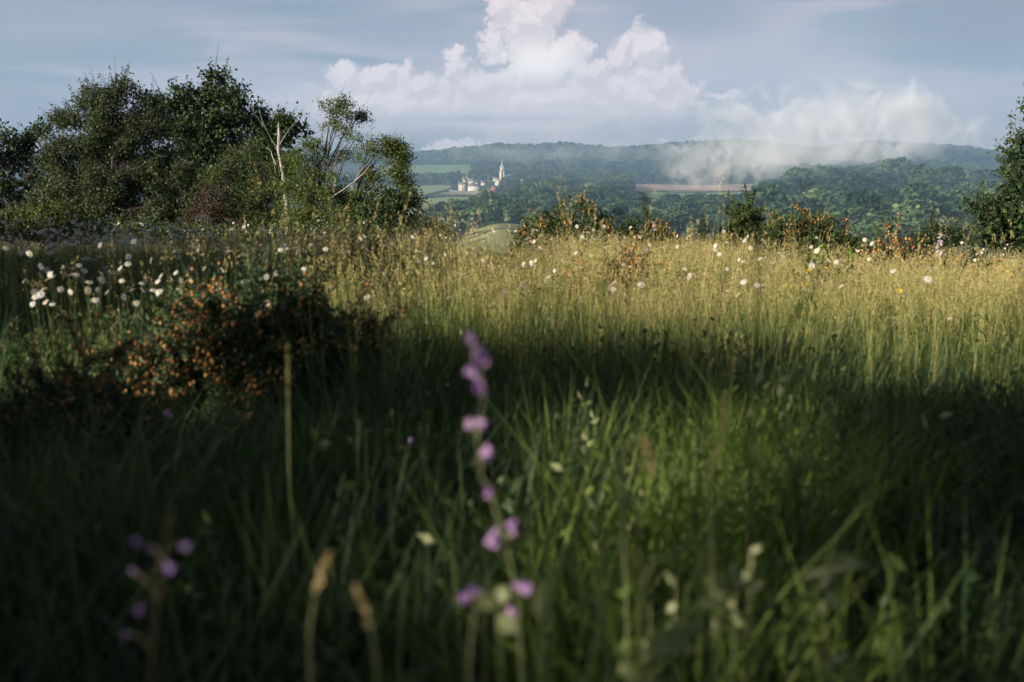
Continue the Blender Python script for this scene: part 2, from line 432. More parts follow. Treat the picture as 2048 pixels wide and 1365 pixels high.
def Hf(x, y): return float(H(np.array([x]), np.array([y]))[0])
def ground_at(px, py, d0=500, d1=3600):
    """where the sight line through this pixel first meets the far ground"""
    ds = np.linspace(d0, d1, 1600); u, wv = direction(px, py)
    g = H(u * ds, ds) - (EYE + wv * ds)
    k = np.argmax(g >= 0) if (g >= 0).any() else len(ds) - 1
    return Vector((u * ds[k], ds[k], float(H(np.array([u * ds[k]]), np.array([ds[k]]))[0])))

def sp(a, n): t = np.linspace(-1, 1, n); return np.sinh(t * 6) / np.sinh(6) * a
ys = np.unique(np.concatenate([-sp(4250, 61)[31:][::-1] * 1.0, np.arange(-12, 50, .7), np.geomspace(50, 500, 26), np.arange(520, 3800, 26), np.linspace(3850, 4250, 5)]))
ys = ys[(ys >= -4250)]
us = sp(4250, 301)
X, Y = np.meshgrid(us, ys)
Z = H(X, Y)
ny, nx = X.shape
idx = np.arange(ny * nx).reshape(ny, nx)
F = np.stack([idx[:-1, :-1], idx[:-1, 1:], idx[1:, 1:], idx[1:, :-1]], -1).reshape(-1, 4)
gm = bpy.data.materials.new('ground_soil'); gm.use_nodes = True; t = NT(gm.node_tree)
p_ = t.n['Principled BSDF']; p_.inputs['Roughness'].default_value = 1.0; p_.inputs['Specular IOR Level'].default_value = .1
pos = t.new('ShaderNodeNewGeometry').outputs['Position']
nz = t.noise(pos, 3.0, 6, .6); nz2 = t.noise(pos, .02, 5, .6)
cc = t.mix(t.step(nz, .35, .65), (.030, .030, .014, 1), (.075, .062, .030, 1))
cc = t.mix(t.step(nz2, .4, .6), cc, (.035, .055, .020, 1))
t.put(p_.inputs['Base Color'], cc)
tag(MB().add(np.stack([X, Y, Z], -1).reshape(-1, 3), F).build('ground', gm, smooth=True), kind='structure')

# fields laid over the far ground
def fieldmat(name, c1, c2, scale=.02, row=None):
    m = bpy.data.materials.new(name); m.use_nodes = True; t = NT(m.node_tree)
    p = t.n['Principled BSDF']; p.inputs['Roughness'].default_value = .95; p.inputs['Specular IOR Level'].default_value = .1
    pos = t.new('ShaderNodeNewGeometry').outputs['Position']
    f = t.step(t.noise(t.vm('MULTIPLY', pos, (1.0, .35, 1.0)), scale, 6, .6), .3, .7)
    c = t.mix(f, (*c1, 1), (*c2, 1))
    if row:
        wv = t.new('ShaderNodeTexWave', wave_type='BANDS', bands_direction='Y'); t.put(wv.inputs[0], pos); wv.inputs['Scale'].default_value = row
        wv.inputs['Distortion'].default_value = 1.5
        c = t.mix(t.m('MULTIPLY', wv.outputs['Fac'], .5), c, (*[k * .65 for k in c1], 1))
    t.put(p.inputs['Base Color'], c)
    return m
M['fieldpale'] = fieldmat('pale_hay_field', (.25, .32, .13), (.34, .38, .19), .03, .02)
M['fieldgreen'] = fieldmat('green_pasture', (.14, .22, .07), (.19, .27, .09), .02)
M['fieldplough'] = fieldmat('ploughed_soil', (.50, .35, .28), (.40, .27, .21), .03, .05)
M['fieldtan'] = fieldmat('stubble', (.34, .30, .19), (.26, .25, .14), .03)
M['fieldsun'] = fieldmat('sunlit_pasture', (.27, .28, .10), (.33, .32, .13), .03)
def field(mat, quad, n=28, d0=500, d1=3300, lift=.6):
    """quad: four pixels far-left, far-right, near-right, near-left"""
    a, b, c, d = [np.array(q, float) for q in quad]
    V = []
    for j in range(n + 1):
        for i in range(n + 1):
            s, t_ = i / n, j / n
            q = (a * (1 - s) + b * s) * (1 - t_) + (d * (1 - s) + c * s) * t_
            g = ground_at(q[0], q[1], d0, d1); V.append((g.x, g.y, g.z + lift))
    ii = np.arange((n + 1) ** 2).reshape(n + 1, n + 1)
    Fq = np.stack([ii[:-1, :-1], ii[1:, :-1], ii[1:, 1:], ii[:-1, 1:]], -1).reshape(-1, 4)
    return tag(MB().add(V, Fq).build('field', mat, smooth=True), kind='structure')
field(M['fieldpale'], [(700, 370), (905, 372), (885, 392), (700, 404)], d0=1200)
field(M['fieldpale'], [(700, 406), (960, 392), (960, 440), (700, 450)], d0=700, lift=.5)
field(M['fieldtan'], [(893, 383), (975, 383), (968, 391), (872, 391)], n=10, d0=1200, lift=1.1)
field(M['fieldgreen'], [(780, 331), (942, 331), (946, 350), (740, 350)], d0=2200)
field(M['fieldplough'], [(1272, 369), (1505, 369), (1503, 383.5), (1270, 382)], d0=1450)
field(M['fieldgreen'], [(1270, 383), (1505, 385), (1500, 405), (1285, 405)], d0=1200, lift=.5)
field(M['fieldsun'], [(930, 449), (1075, 449), (1120, 510), (900, 510)], d0=480, d1=760, lift=.5)

# ------------------------------------------------------------------ far trees: crowns of leaf clumps
def crown_tree(kind, seed):
    global rng
    keep = rng; rng = np.random.default_rng(seed)
    mb = MB()
    if kind == 'conifer':
        for k in range(13):
            z = .12 + k / 13 * .88; r = .26 * (1 - (k / 13) ** 1.1) + .015
            n = int(26 * r / .26) + 6; an = rng.random(n) * 6.283
            rr = r * rng.uniform(.25, 1, n)
            c = np.stack([np.cos(an) * rr, np.sin(an) * rr, z + .03 * rng.normal(size=n)], 1)
            leaves(mb, c, .085, 0, dirs=np.stack([np.cos(an), np.sin(an), np.full(n, -.35)], 1), wid=.9)
        tb = MB(); tube(tb, [(0, 0, 0), (0, 0, .95)], [.02, .004], 5)
    else:
        nl = rng.integers(5, 8); lob = []
        for k in range(nl):
            a = rng.random() * 6.283; q = rng.uniform(.05, .26)
            lob.append((math.cos(a) * q, math.sin(a) * q, rng.uniform(.42, .78), rng.uniform(.16, .25)))
        lob.append((0, 0, .8, .2))
        for x, y, z, r in lob:
            n = 95; d = unit(rng.normal(size=(n, 3))); d[:, 2] = np.where(d[:, 2] < -.3, -d[:, 2], d[:, 2])
            c = np.array([x, y, z]) + d * r * rng.uniform(.75, 1.08, (n, 1))
            leaves(mb, c - d * .02, .085, 0, dirs=d * .4 + rng.normal(size=(n, 3)), wid=.95)
            blobs(mb, [(x, y, z)], [r * .8], 0)
        tb = MB(); tube(tb, [(0, 0, 0), (.01, 0, .5)], [.03, .012], 5)
        for x, y, z, r in lob[:4]: tube(tb, [(0, 0, .3), (x, y, z)], [.014, .005], 4)
    rng = keep
    return mb, tb
far_kinds = []
for i in range(5):
    a, b = crown_tree('broad', 100 + i); far_kinds.append((a, b))
con_kind = crown_tree('conifer', 50)

# instanced scatter: one point mesh + geometry nodes
def scatter(name, pts, rot, scl, vid, variants, label, cat, kind='stuff'):
    coll = bpy.data.collections.new(name + '_source')
    for i, me in enumerate(variants):
        coll.objects.link(bpy.data.objects.new('%s_source_%02d' % (name, i), me))
    me = bpy.data.meshes.new(name); n = len(pts)
    me.vertices.add(n); me.vertices.foreach_set('co', np.asarray(pts, dtype=np.float32).ravel())
    a = me.attributes.new('rot', 'FLOAT_VECTOR', 'POINT'); a.data.foreach_set('vector', np.asarray(rot, dtype=np.float32).ravel())
    a = me.attributes.new('scl', 'FLOAT_VECTOR', 'POINT'); a.data.foreach_set('vector', np.asarray(scl, dtype=np.float32).ravel())
    a = me.attributes.new('vid', 'INT', 'POINT'); a.data.foreach_set('value', np.asarray(vid, dtype=np.int32))
    o = bpy.data.objects.new(name, me); C.objects.link(o)
    g = bpy.data.node_groups.new(name, 'GeometryNodeTree')
    g.interface.new_socket('Geometry', in_out='INPUT', socket_type='NodeSocketGeometry')
    g.interface.new_socket('Geometry', in_out='OUTPUT', socket_type='NodeSocketGeometry')
    q = NT(g); gi = q.new('NodeGroupInput'); go = q.new('NodeGroupOutput')
    ci = q.new('GeometryNodeCollectionInfo'); ci.inputs[0].default_value = coll
    ci.inputs['Separate Children'].default_value = True; ci.inputs['Reset Children'].default_value = True
    ip = q.new('GeometryNodeInstanceOnPoints')
    q.l.new(gi.outputs[0], ip.inputs['Points']); q.l.new(ci.outputs[0], ip.inputs['Instance'])
    ip.inputs['Pick Instance'].default_value = True
    def attr(nm, dt):
        k = q.new('GeometryNodeInputNamedAttribute', data_type=dt); k.inputs[0].default_value = nm; return k.outputs[0]
    q.l.new(attr('vid', 'INT'), ip.inputs['Instance Index'])
    q.l.new(attr('rot', 'FLOAT_VECTOR'), ip.inputs['Rotation'])
    q.l.new(attr('scl', 'FLOAT_VECTOR'), ip.inputs['Scale'])
    q.l.new(ip.outputs[0], go.inputs[0])
    md = o.modifiers.new('scatter', 'NODES'); md.node_group = g
    return tag(o, label, cat, kind=kind)

# the woods
def zone(px, py, d):
    """which wood a far point belongs to: 0 none, 1 middle wood, 2 village trees, 3 far ridge, 4 near slope"""
    z = np.zeros(len(px), int)
    lineA = np.interp(px, [800, 838, 870, 900, 950, 1000, 1060, 1120, 1250, 1275, 1290, 1470, 1505, 1560, 1700, 2100],
                      [620, 500, 440, 428, 418, 412, 396, 382, 392, 400, 420, 424, 400, 340, 340, 340])
    z[(py > lineA) & (d > 560) & (d < 2700)] = 1
    z[(d > 3020) & (d < 3750)] = 3
    z[(d > 2250) & (d <= 3020) & (px > 945)] = 3
    z[(d > 2250) & (d <= 2420) & (px <= 945)] = 2
    z[(py < 372) & (py > 358) & (px < 915) & (d < 2300) & (d > 1900)] = 2
    z[(d > 2050) & (d < 2300) & (px > 1012)] = 2
    z[(px > 1030) & (px < 1268) & (d > 1600) & (d < 2300)] = 2
    # openings
    z[(px > 930) & (px < 1075) & (py > 457)] = 0
    z[(px > 1266) & (px < 1508) & (py > 368) & (py < 404)] = 0
    z[(px > 905) & (px < 1012) & (d > 1700) & (d < 2260)] = 0
    z[(px > 700) & (px < 945) & (d > 2420) & (d < 3010)] = 0
    z[(px < 846) & (py > 372)] = 0
    z[(px > 1262) & (px < 1512) & (py > 366) & (py < 412)] = 0
    z[(d < 560)] = 0
    return z
def sample(n, d0, d1, u0=-.56, u1=.56):
    d = np.sqrt(rng.uniform(d0 ** 2, d1 ** 2, n)); u = rng.uniform(u0, u1, n); return u * d, d
xs, dsn = [], []
for n, a, b in ((4600, 560, 1700), (5200, 1700, 2500), (11500, 2500, 3750)):
    x, d = sample(n, a, b)
    z_ = H(x, d); px, py = pix(x, d, z_); k = zone(px, py, d) > 0
    xs.append(x[k]); dsn.append(d[k])
fx = np.concatenate(xs); fd = np.concatenate(dsn); fz = H(fx, fd)
n = len(fx)
hs = rng.uniform(10, 18, n) * (1 + .12 * np.sin(fx * .03) * np.sin(fd * .02)); hs[fd > 2900] *= rng.uniform(.8, 1.15, (fd > 2900).sum())
wd = hs * rng.uniform(1.15, 1.6, n)
r2 = np.random.default_rng(99); fpx = pix(fx, fd, fz)[0]; big_ = np.where(fd < 1900, np.exp(r2.normal(size=n) * .26), 1.0); big_ = np.where(fpx < 1515, np.clip(big_, .6, 1.08), big_); hs *= big_; wd *= big_ * np.exp(r2.normal(size=n) * .1)
vid = rng.integers(0, 5, n)
fvars = []
for a, b in far_kinds:
    q = MB(); q.v = a.v[:]; q.f = a.f[:]; q.mi = a.mi[:]; q.r = a.r[:]; q.n = a.n
    for v_, f_, r_ in zip(b.v, b.f, b.r):
        pass
    fvars.append(q.mesh('far_tree', [M['forest']]))
scatter('woodland', np.stack([fx, fd, fz - 1.2], 1), np.stack([0 * fx, 0 * fx, rng.random(n) * 6.28], 1),
        np.stack([wd, wd, hs], 1), vid, fvars, 'dense dark green woodland covering the hills across the valley', 'woodland')

far_meshes = [(a.mesh('crown', M['forest']), b.mesh('trunk', M['bark'])) for a, b in far_kinds]
con_mesh = (con_kind[0].mesh('crown', M['conifer']), con_kind[1].mesh('trunk', M['bark']))
pale_meshes = [a.mesh('crown', M['forestpale']) for a, b in far_kinds[:3]]
rust_meshes = [a.mesh('crown', M['forestrust']) for a, b in far_kinds[:2]]
def far_tree(px, py, hpx, label, name='broadleaf_tree', group=None, crown=None, trunk=None, width=1.15, d0=500):
    g = ground_at(px, py, d0)
    h = hpx * g.y / FPX
    e = empty(name, (g.x, g.y, g.z - .3), label, 'tree', group, rz=random.random() * 6.28)
    e.scale = (h * width, h * width, h)
    for nm, me in (('crown', crown), ('trunk', trunk)):
        o = bpy.data.objects.new(nm, me); C.objects.link(o); o.parent = e
    return e
# conifers beside the church
for px, py, h, s in ((1052, 362, 32, 'tall thin conifer with reddish tinge, first beyond the church nave'), (1066, 364, 36, 'tallest of the thin conifers just past the church nave'),
                  (1080, 364, 30, 'thin conifer closing the row beside the church nave'), (1109, 362, 38, 'tall reddish conifer standing alone between village woods and round trees'),
                  (1098, 368, 26, 'small conifer beside the tall reddish one'), (1187, 368, 22, 'small pointed tree among the round village trees'),
                  (1009, 385, 30, 'dark spreading conifer hiding the foot of the church tower')):
    far_tree(px, py, h, s, 'conifer_tree', 'conifers around the village', con_mesh[0], con_mesh[1], 1.25 if px != 1009 else 2.0, 1500)
PL = [(1125, 374, 30, 'round pale green tree next to the tall conifer'), (1225, 376, 34, 'largest round pale tree above the middle wood'),
      (1245, 380, 30, 'round pale tree at the end of the village woods'), (1480, 500, 50, 'fresh green round tree at the wood front below the ploughed field'),
      (1712, 508, 48, 'flat topped yellowish tree behind the large gorse bush'), (1640, 492, 40, 'pale round tree on the near slope of the wood'),
      (1570, 500, 38, 'paler round tree beside the fresh green one')]
for i, (px, py, h, s) in enumerate(PL):
    far_tree(px, py, h, s, 'broadleaf_tree', 'pale trees standing out of the woods', pale_meshes[i % 3], far_meshes[i % 3][1], 1.35, 500)
for i, (px, py, h, s) in enumerate([(1590, 476, 34, 'rusty brown tree on the wooded slope under the mist'), (1735, 480, 34, 'greyish pink bare looking tree low on the wooded slope'),
                                    (1365, 470, 30, 'brownish tree in the middle of the lower wood')]):
    far_tree(px, py, h, s, 'broadleaf_tree', 'rusty trees in the woods', rust_meshes[i % 2], far_meshes[i % 2][1], 1.2, 500)
DK = [(902, 376, 24, 'dark round tree behind the tall farmhouse'), (893, 374, 20, 'smaller dark tree next to the field corner'),
      (972, 362, 16, 'round green tree between the pale house and the church'), (878, 371, 14, 'tree on the village edge by the pale field'),
      (862, 372, 13, 'tree at the village edge above the pale field'), (846, 372, 14, 'tree below the pink roofed house'), (832, 372, 14, 'tree at the far end of the pale field'),
      (815, 372, 14, 'tree furthest along the far side of the pale field'), (975, 374, 10, 'bush in the yard beside the red barn')]
for i, (px, py, h, s) in enumerate(DK):
    far_tree(px, py, h, s, 'broadleaf_tree', 'dark trees around the village', far_meshes[i % 5][0], far_meshes[i % 5][1], 1.3, 1400)
FT = [(870, 446), (885, 444), (905, 440), (925, 438), (945, 434), (858, 460), (876, 466), (898, 462), (1065, 452), (1100, 462), (1150, 470), (1200, 474), (1250, 478), (1300, 480), (1350, 482),
      (1400, 482), (1450, 484), (1540, 486), (1620, 484), (1680, 486), (1770, 484), (1820, 486), (1860, 484), (1900, 482)]
ORD = 'first second third fourth fifth sixth seventh eighth ninth tenth eleventh twelfth thirteenth fourteenth fifteenth sixteenth seventeenth eighteenth nineteenth twentieth twenty-first twenty-second twenty-third twenty-fourth'.split()
FT.sort()
for i, (px, py) in enumerate(FT):
    far_tree(px, py, random.uniform(34, 46), '%s tree along the front edge of the wood, counting from the drooping birch' % ORD[i], 'broadleaf_tree', 'trees along the front edge of the wood',
             far_meshes[i % 5][0], far_meshes[i % 5][1], 1.2, 500)

# hedges between the far fields
def hedge(p0, p1, hm, label, d0=900, gap=0):
    a = ground_at(*p0, d0); b = ground_at(*p1, d0)
    L = (b - a).length; n = int(L / 1.6)
    mb = MB(); c = []
    for i in range(n):
        t_ = i / n; x = a.x + (b.x - a.x) * t_ - a.x; y = (b.y - a.y) * t_
        z = Hf(a.x + x, a.y + y) - a.z
        k = 16; c.append(np.array([x, y, z]) + rng.normal(size=(k, 3)) * [1.3, 1.3, hm * .25] + [0, 0, hm * .5])
    leaves(mb, np.concatenate(c), 1.3, 0, wid=.9)
    o = mb.build('hedge', M['forest']); o.location = a
    tag(o, label, 'hedge', 'hedges between the far fields')
hedge((826, 401), (884, 386), 3, 'dark hedge running up between the two pale fields', 1100)
hedge((884, 386), (905, 379), 3, 'hedge by the field corner nearest the farmhouse', 1100)
hedge((868, 391.5), (972, 391), 2.5, 'low hedge under the strip of stubble below the houses', 1200)
hedge((790, 371), (905, 371), 4, 'long hedge along the far side of the pale field', 1500)
hedge((1275, 369), (1500, 369), 4, 'hedge along the top of the ploughed field', 1500)
hedge((1285, 383.3), (1502, 384), 1.2, 'thin line between ploughed soil and green field', 1300)

# ------------------------------------------------------------------ village
MPP = 1 / FPX
def gable_roof(mb, x0, x1, y0, y1, z, h, ov=.35, mat=0, axis='x'):
    t_ = .3
    if axis == 'x':
        ym = (y0 + y1) / 2
        P_ = [(x0 - ov, y0 - ov, z), (x1 + ov, y0 - ov, z), (x1 + ov, ym, z + h), (x0 - ov, ym, z + h), (x0 - ov, y1 + ov, z), (x1 + ov, y1 + ov, z)]
    else:
        xm = (x0 + x1) / 2
        P_ = [(x0 - ov, y1 + ov, z), (x0 - ov, y0 - ov, z), (xm, y0 - ov, z + h), (xm, y1 + ov, z + h), (x1 + ov, y1 + ov, z), (x1 + ov, y0 - ov, z)]
    V = P_ + [(a, b, c + t_) for a, b, c in P_]
    Fq = [(0, 1, 2, 3), (3, 2, 5, 4), (6, 9, 8, 7), (9, 10, 11, 8), (0, 6, 7, 1), (4, 5, 11, 10), (1, 7, 8, 2), (2, 8, 11, 5), (0, 3, 9, 6), (3, 4, 10, 9)]
    mb.add(V, Fq, mat)
def house(px0, px1, py_base, py_eave, py_ridge, wallm, roofm, name, label, cat='house', depth=8, axis='x', win=(3, 2), chim=1, d0=1500, rz=0.0, group='houses of the village'):
    g = ground_at((px0 + px1) / 2, py_base, d0); k = g.y * MPP
    wdt = (px1 - px0) * k; he = (py_base - py_eave) * k; hr = (py_eave - py_ridge) * k
    e = empty(name, g, label, cat, group, rz=rz)
    b = MB(); b.box(-wdt / 2, wdt / 2, 0, depth, -2, he)
    if axis == 'x': b.add([(-wdt / 2, 0, he), (-wdt / 2, depth, he), (-wdt / 2, depth / 2, he + hr), (wdt / 2, 0, he), (wdt / 2, depth, he), (wdt / 2, depth / 2, he + hr)], [(0, 1, 2), (3, 5, 4)])
    else: b.add([(-wdt / 2, 0, he), (wdt / 2, 0, he), (0, 0, he + hr), (-wdt / 2, depth, he), (wdt / 2, depth, he), (0, depth, he + hr)], [(0, 1, 2), (3, 5, 4)])
    b.build('wall', wallm, e)
    r = MB(); gable_roof(r, -wdt / 2, wdt / 2, 0, depth, he + .02, hr, axis=axis); ro = r.build('roof', roofm, e)
    nxw, nz_ = win
    for i in range(nxw):
        for j in range(nz_):
            cx = -wdt / 2 + (i + .5) * wdt / nxw; cz = (j + .55) * he / nz_
            f = MB(); f.box(cx - .75, cx + .75, -.12, .0, cz - 1.0, cz + 1.0); fo = f.build('window', M['wall'], e)
            q = MB(); q.box(cx - .58, cx + .58, -.16, -.121, cz - .82, cz + .82); q.build('pane', M['glass'], fo)
    for i in range(chim):
        c = MB(); cx = (-wdt / 2 + .8) if i == 0 else (wdt / 2 - .8)
        if axis == 'x': c.box(cx - .6, cx + .6, depth / 2 - .6, depth / 2 + .6, he + hr - .8, he + hr + 1.6)
        else: c.box(-.6, .6, depth - 1.4, depth - .2, he + hr - .8, he + hr + 1.6)
        c.build('chimney', M['stonewall'], ro)
    return e
house(917, 931.5, 384, 370, 366, M['stonewall'], M['slate'], 'farmhouse', 'tall pinkish stone farmhouse with many windows at the edge of the fields', depth=10, win=(3, 3), chim=2)
house(936, 960, 382.5, 374, 369, M['wall'], M['slate'], 'farm_building', 'long white farm building with slate roof next to the tall farmhouse', 'building', depth=9, win=(5, 1), chim=0)
house(981.5, 992, 386, 378, 373, M['redwall'], M['wall'], 'barn', 'red barn with a white gable roof below the church', 'barn', depth=12, axis='y', win=(0, 0), chim=0)
house(990, 999.5, 372, 366, 361, M['wall'], M['slate'], 'village_house', 'white gabled house just below the church tower', depth=10, axis='y', win=(2, 1), d0=1700)
house(986, 1002, 363, 359, 355.5, M['stonewall'], M['slate'], 'village_house', 'slate roofed house against the foot of the church', win=(4, 1), d0=1800)
house(962, 971.5, 371, 366.5, 363, M['wall'], M['slate'], 'village_house', 'small white house in the middle of the village', win=(3, 1), d0=1700)
house(949, 956, 370, 368.5, 365.5, M['wall'], M['wall'], 'village_house', 'white gable peeping over the long farm building', axis='y', depth=6, win=(1, 1), chim=0, d0=1700)
house(933, 940, 361, 357, 353, M['stonewall'], M['redroof'], 'village_house', 'red roofed house high in the village', win=(2, 1), d0=1900)
house(925, 933, 366, 361, 357, M['stonewall'], M['slate'], 'village_house', 'grey stone house behind the tall farmhouse', win=(3, 1), d0=1800)
house(943, 957, 362, 358, 355, M['stonewall'], M['slate'], 'village_house', 'long terrace with grey roof between red roof and round tree', win=(5, 1), chim=2, d0=1900)
house(936, 950, 367.5, 363, 360, M['stonewall'], M['slate'], 'village_house', 'low slate roofed row right above the long farm building', win=(4, 1), d0=1800)
house(849, 868, 361, 357, 354, M['wall'], M['redroof'], 'village_house', 'long house with a pink tiled roof among trees away from the village', win=(5, 1), d0=1900)
house(870, 876, 362, 358, 355, M['wall'], M['slate'], 'village_house', 'small pale house beside the pink roofed one', win=(2, 1), d0=1900)
# farm yard wall
g = ground_at(907, 384, 1500); k = g.y * MPP
b = MB(); b.box(-9 * k, 9 * k, 0, .6, -1, 1.9); b.box(-7 * k, -2 * k, -.6, 0, -1, 3.2); b.build('yard_wall', M['wall']).location = g
tag(bpy.data.objects['yard_wall'], 'low pale wall running beside the tall farmhouse', 'wall')
for px, py, h, s in ((976.5, 365, 10, 'tall pale pole standing in the village'), (927.5, 366, 15, 'thin pole rising behind the tall farmhouse'), (951.5, 369, 8, 'short pole over the white gable'), (885.5, 372, 8, 'white pole by the field corner trees'), (1429, 384, 13, 'pale pole standing in the ploughed field'), (1444, 372, 9, 'thin pole on the far edge of the ploughed field')):
    g = ground_at(px, py, 1400); k = g.y * MPP
    b = MB(); tube(b, [(0, 0, -1), (0, 0, h * k)], [.28, .2], 6); tube(b, [(-.8, 0, h * k * .93), (.8, 0, h * k * .93)], [.1, .1], 4)
    o = b.build('utility_pole', M['pole']); o.location = g; tag(o, s, 'pole', 'poles across the valley')
# church
g = ground_at(1004, 363, 1800); k = g.y * MPP
ch = empty('church', g, 'stone church with tall pointed spire above the village', 'church', rz=.35)
tw = 2.9 * k; th = 25 * k
b = MB(); b.box(-tw, tw, -tw, tw, -2, th)
for sx in (-1, 1):
    for sy in (-1, 1):
        b.box(sx * tw - .9, sx * tw + .9, sy * tw - .9, sy * tw + .9, -2.2, th * .82)
twr = b.build('tower', M['church'], ch)
for sx in (-1, 1):
    for sy in (-1, 1):
        q = MB(); V, F_ = [], []
        cx, cy_ = sx * (tw - .7), sy * (tw - .7); q.box(cx - .7, cx + .7, cy_ - .7, cy_ + .7, th + .01, th + 2.5)
        q.add([(cx - .7, cy_ - .7, th + 2.5), (cx + .7, cy_ - .7, th + 2.5), (cx + .7, cy_ + .7, th + 2.5), (cx - .7, cy_ + .7, th + 2.5), (cx, cy_, th + 6)], [(0, 1, 4), (1, 2, 4), (2, 3, 4), (3, 0, 4)])
        q.build('pinnacle', M['spire'], twr)
for a in range(4):
    q = MB(); c_, s_ = math.cos(a * math.pi / 2), math.sin(a * math.pi / 2)
    for off in (-1.5, 1.5):
        V = [(off - .6, -tw - .1, th * .66), (off + .6, -tw - .1, th * .66), (off + .6, -tw - .1, th * .86), (off, -tw - .1, th * .92), (off - .6, -tw - .1, th * .86)]
        V = [(x * c_ - y * s_, x * s_ + y * c_, z) for x, y, z in V]; q.add(V, [(0, 1, 2), (0, 2, 3), (0, 3, 4)])
    q.build('belfry_window', M['glass'], twr)
q = MB(); sh = 18 * k; n8 = 8; V = []
for z_, r_ in ((th, tw * .86), (th + sh * .28, tw * .56), (th + sh * .6, tw * .27), (th + sh, .08)):
    V += [(math.cos(i * 6.283 / n8 + .39) * r_, math.sin(i * 6.283 / n8 + .39) * r_, z_) for i in range(n8)]
q.add(V, [(j * n8 + i, j * n8 + (i + 1) % n8, (j + 1) * n8 + (i + 1) % n8, (j + 1) * n8 + i) for j in range(3) for i in range(n8)]); q.build('spire', M['spire'], ch)
nv = MB(); x0, x1 = tw + .02, 27 * k; nv.box(x0, x1, -5, 5, -2, 9 * k)
nv.add([(x1, -5, 9 * k), (x1, 5, 9 * k), (x1, 0, 14.5 * k)], [(0, 1, 2)]); nv.build('nave', M['spire'], ch)
r = MB(); gable_roof(r, x0 + .4, x1, -5, 5, 9 * k + .02, 5.5 * k, .4); r.build('roof', M['slate'], ch)
for i in range(5):
    cx = x0 + 3 + i * (x1 - x0 - 5) / 5; q = MB(); q.box(cx - .7, cx + .7, -5.15, -5.0, 2.5, 6.5); q.build('window', M['glass'], ch)

# ------------------------------------------------------------------ near trees
def in_ellip(n, c, r, shell=.35):
    d = unit(rng.normal(size=(n, 3))); q = rng.uniform(shell, 1, (n, 1)) ** .6
    return np.array(c) + d * q * np.array(r)
def near_tree(name, label, D, base_px, lobes, leafm, barkm, lsize, nclump, per, clump_r, trunk_r=.06, up=.25, droop=0, depth=.9, group=None,
              twig_r=.006, sub=0, subr=.25, forks=None, wid=.6, cat='tree', base_extra=0.0, spray=None, twigm=None, twigfrac=.6):
    """lobes: (px, py, rx, ry[, weight]) in photo pixels at distance D"""
    bx = at(base_px, 480, D).x; bz = Hf(bx, D)
    e = empty(name, (bx, D, bz), label, cat, group)
    k = D / FPX; o0 = np.array([bx, D, bz])
    crown, wood = MB(), MB()
    areas = np.array([l[2] * l[3] * (l[4] if len(l) > 4 else 1) for l in lobes]); areas = areas / areas.sum()
    for l, a in zip(lobes, areas):
        c = np.array(at(l[0], l[1], D)) - o0; c[1] += rng.uniform(-.5, .5) * depth * min(l[2], 60) * k * .8
        r = np.array([l[2] * k, depth * (l[2] + l[3]) / 2 * k, l[3] * k])
        hub = np.array([0, 0, max(.15, c[2] * .35)]) + np.array([c[0] * .15, 0, 0])
        mid = (hub + c) / 2 + rng.normal(size=3) * .08 * np.linalg.norm(c - hub) + [0, 0, .05]
        tr = trunk_r * max(.25, math.sqrt(a) * 1.5)
        tube(wood, [(0, 0, -.1), hub * .6, hub, mid, c, c + (c - mid) * .5], [tr * 1.2, tr, tr * .85, tr * .6, tr * .35, tr * .12], 6)
        n = max(3, int(nclump * a)); cs = in_ellip(n, c, r)
        if sub:
            m_s = max(3, int(sub * a)); sc0 = in_ellip(m_s, c, r * .92, .45)
            cs = sc0[rng.integers(0, m_s, n)] + rng.normal(size=(n, 3)).clip(-2, 2) * subr * .5 * np.array([1, 1, .6])
        cs = cs[cs[:, 2] > .05]
        for j, q in enumerate(cs):
            if rng.random() < twigfrac:
                s0 = (mid if rng.random() < .4 else c) + rng.normal(size=3) * r * .12
                m2 = (s0 + q) / 2 + rng.normal(size=3) * .05
                tube(wood, [s0, m2, q], [twig_r * 2.2, twig_r * 1.4, twig_r * .5], 4)
        out = unit(cs - c)
        m_ = rng.integers(int(per * .6), int(per * 1.4), len(cs)); rep = np.repeat(np.arange(len(cs)), m_)
        P_ = cs[rep] + rng.normal(size=(len(rep), 3)) * clump_r * np.array([1, 1, .75]) - np.array([0, 0, droop]) * rng.random((len(rep), 1))
        leaves(crown, P_, lsize, 0, up=up, droop=droop * 2, wid=wid)
        if spray:
            for j in rng.choice(len(cs), min(len(cs), spray), replace=False):
                q = cs[j]; L = rng.uniform(.15, .45); d = unit(out[j] + np.array([0, 0, .9]) + rng.normal(size=3) * .25)
                tube(wood, [q, q + d * L * .5, q + d * L + rng.normal(size=3) * .03], [twig_r * 1.2, twig_r * .8, twig_r * .3], 3)
                nn = 9; leaves(crown, q + d * L * rng.uniform(.3, 1, (nn, 1)) + rng.normal(size=(nn, 3)) * .02, lsize * .8, 0)
    for pts, rad, mt in (forks or []):
        q = [np.array(at(a_, b_, D)) - o0 + [0, dy_, 0] for a_, b_, dy_ in pts]
        tube(wood, q, np.array(rad) * k, 7)
    crown.build('crown', leafm, e); wood.build('trunk', barkm, e)
    return e

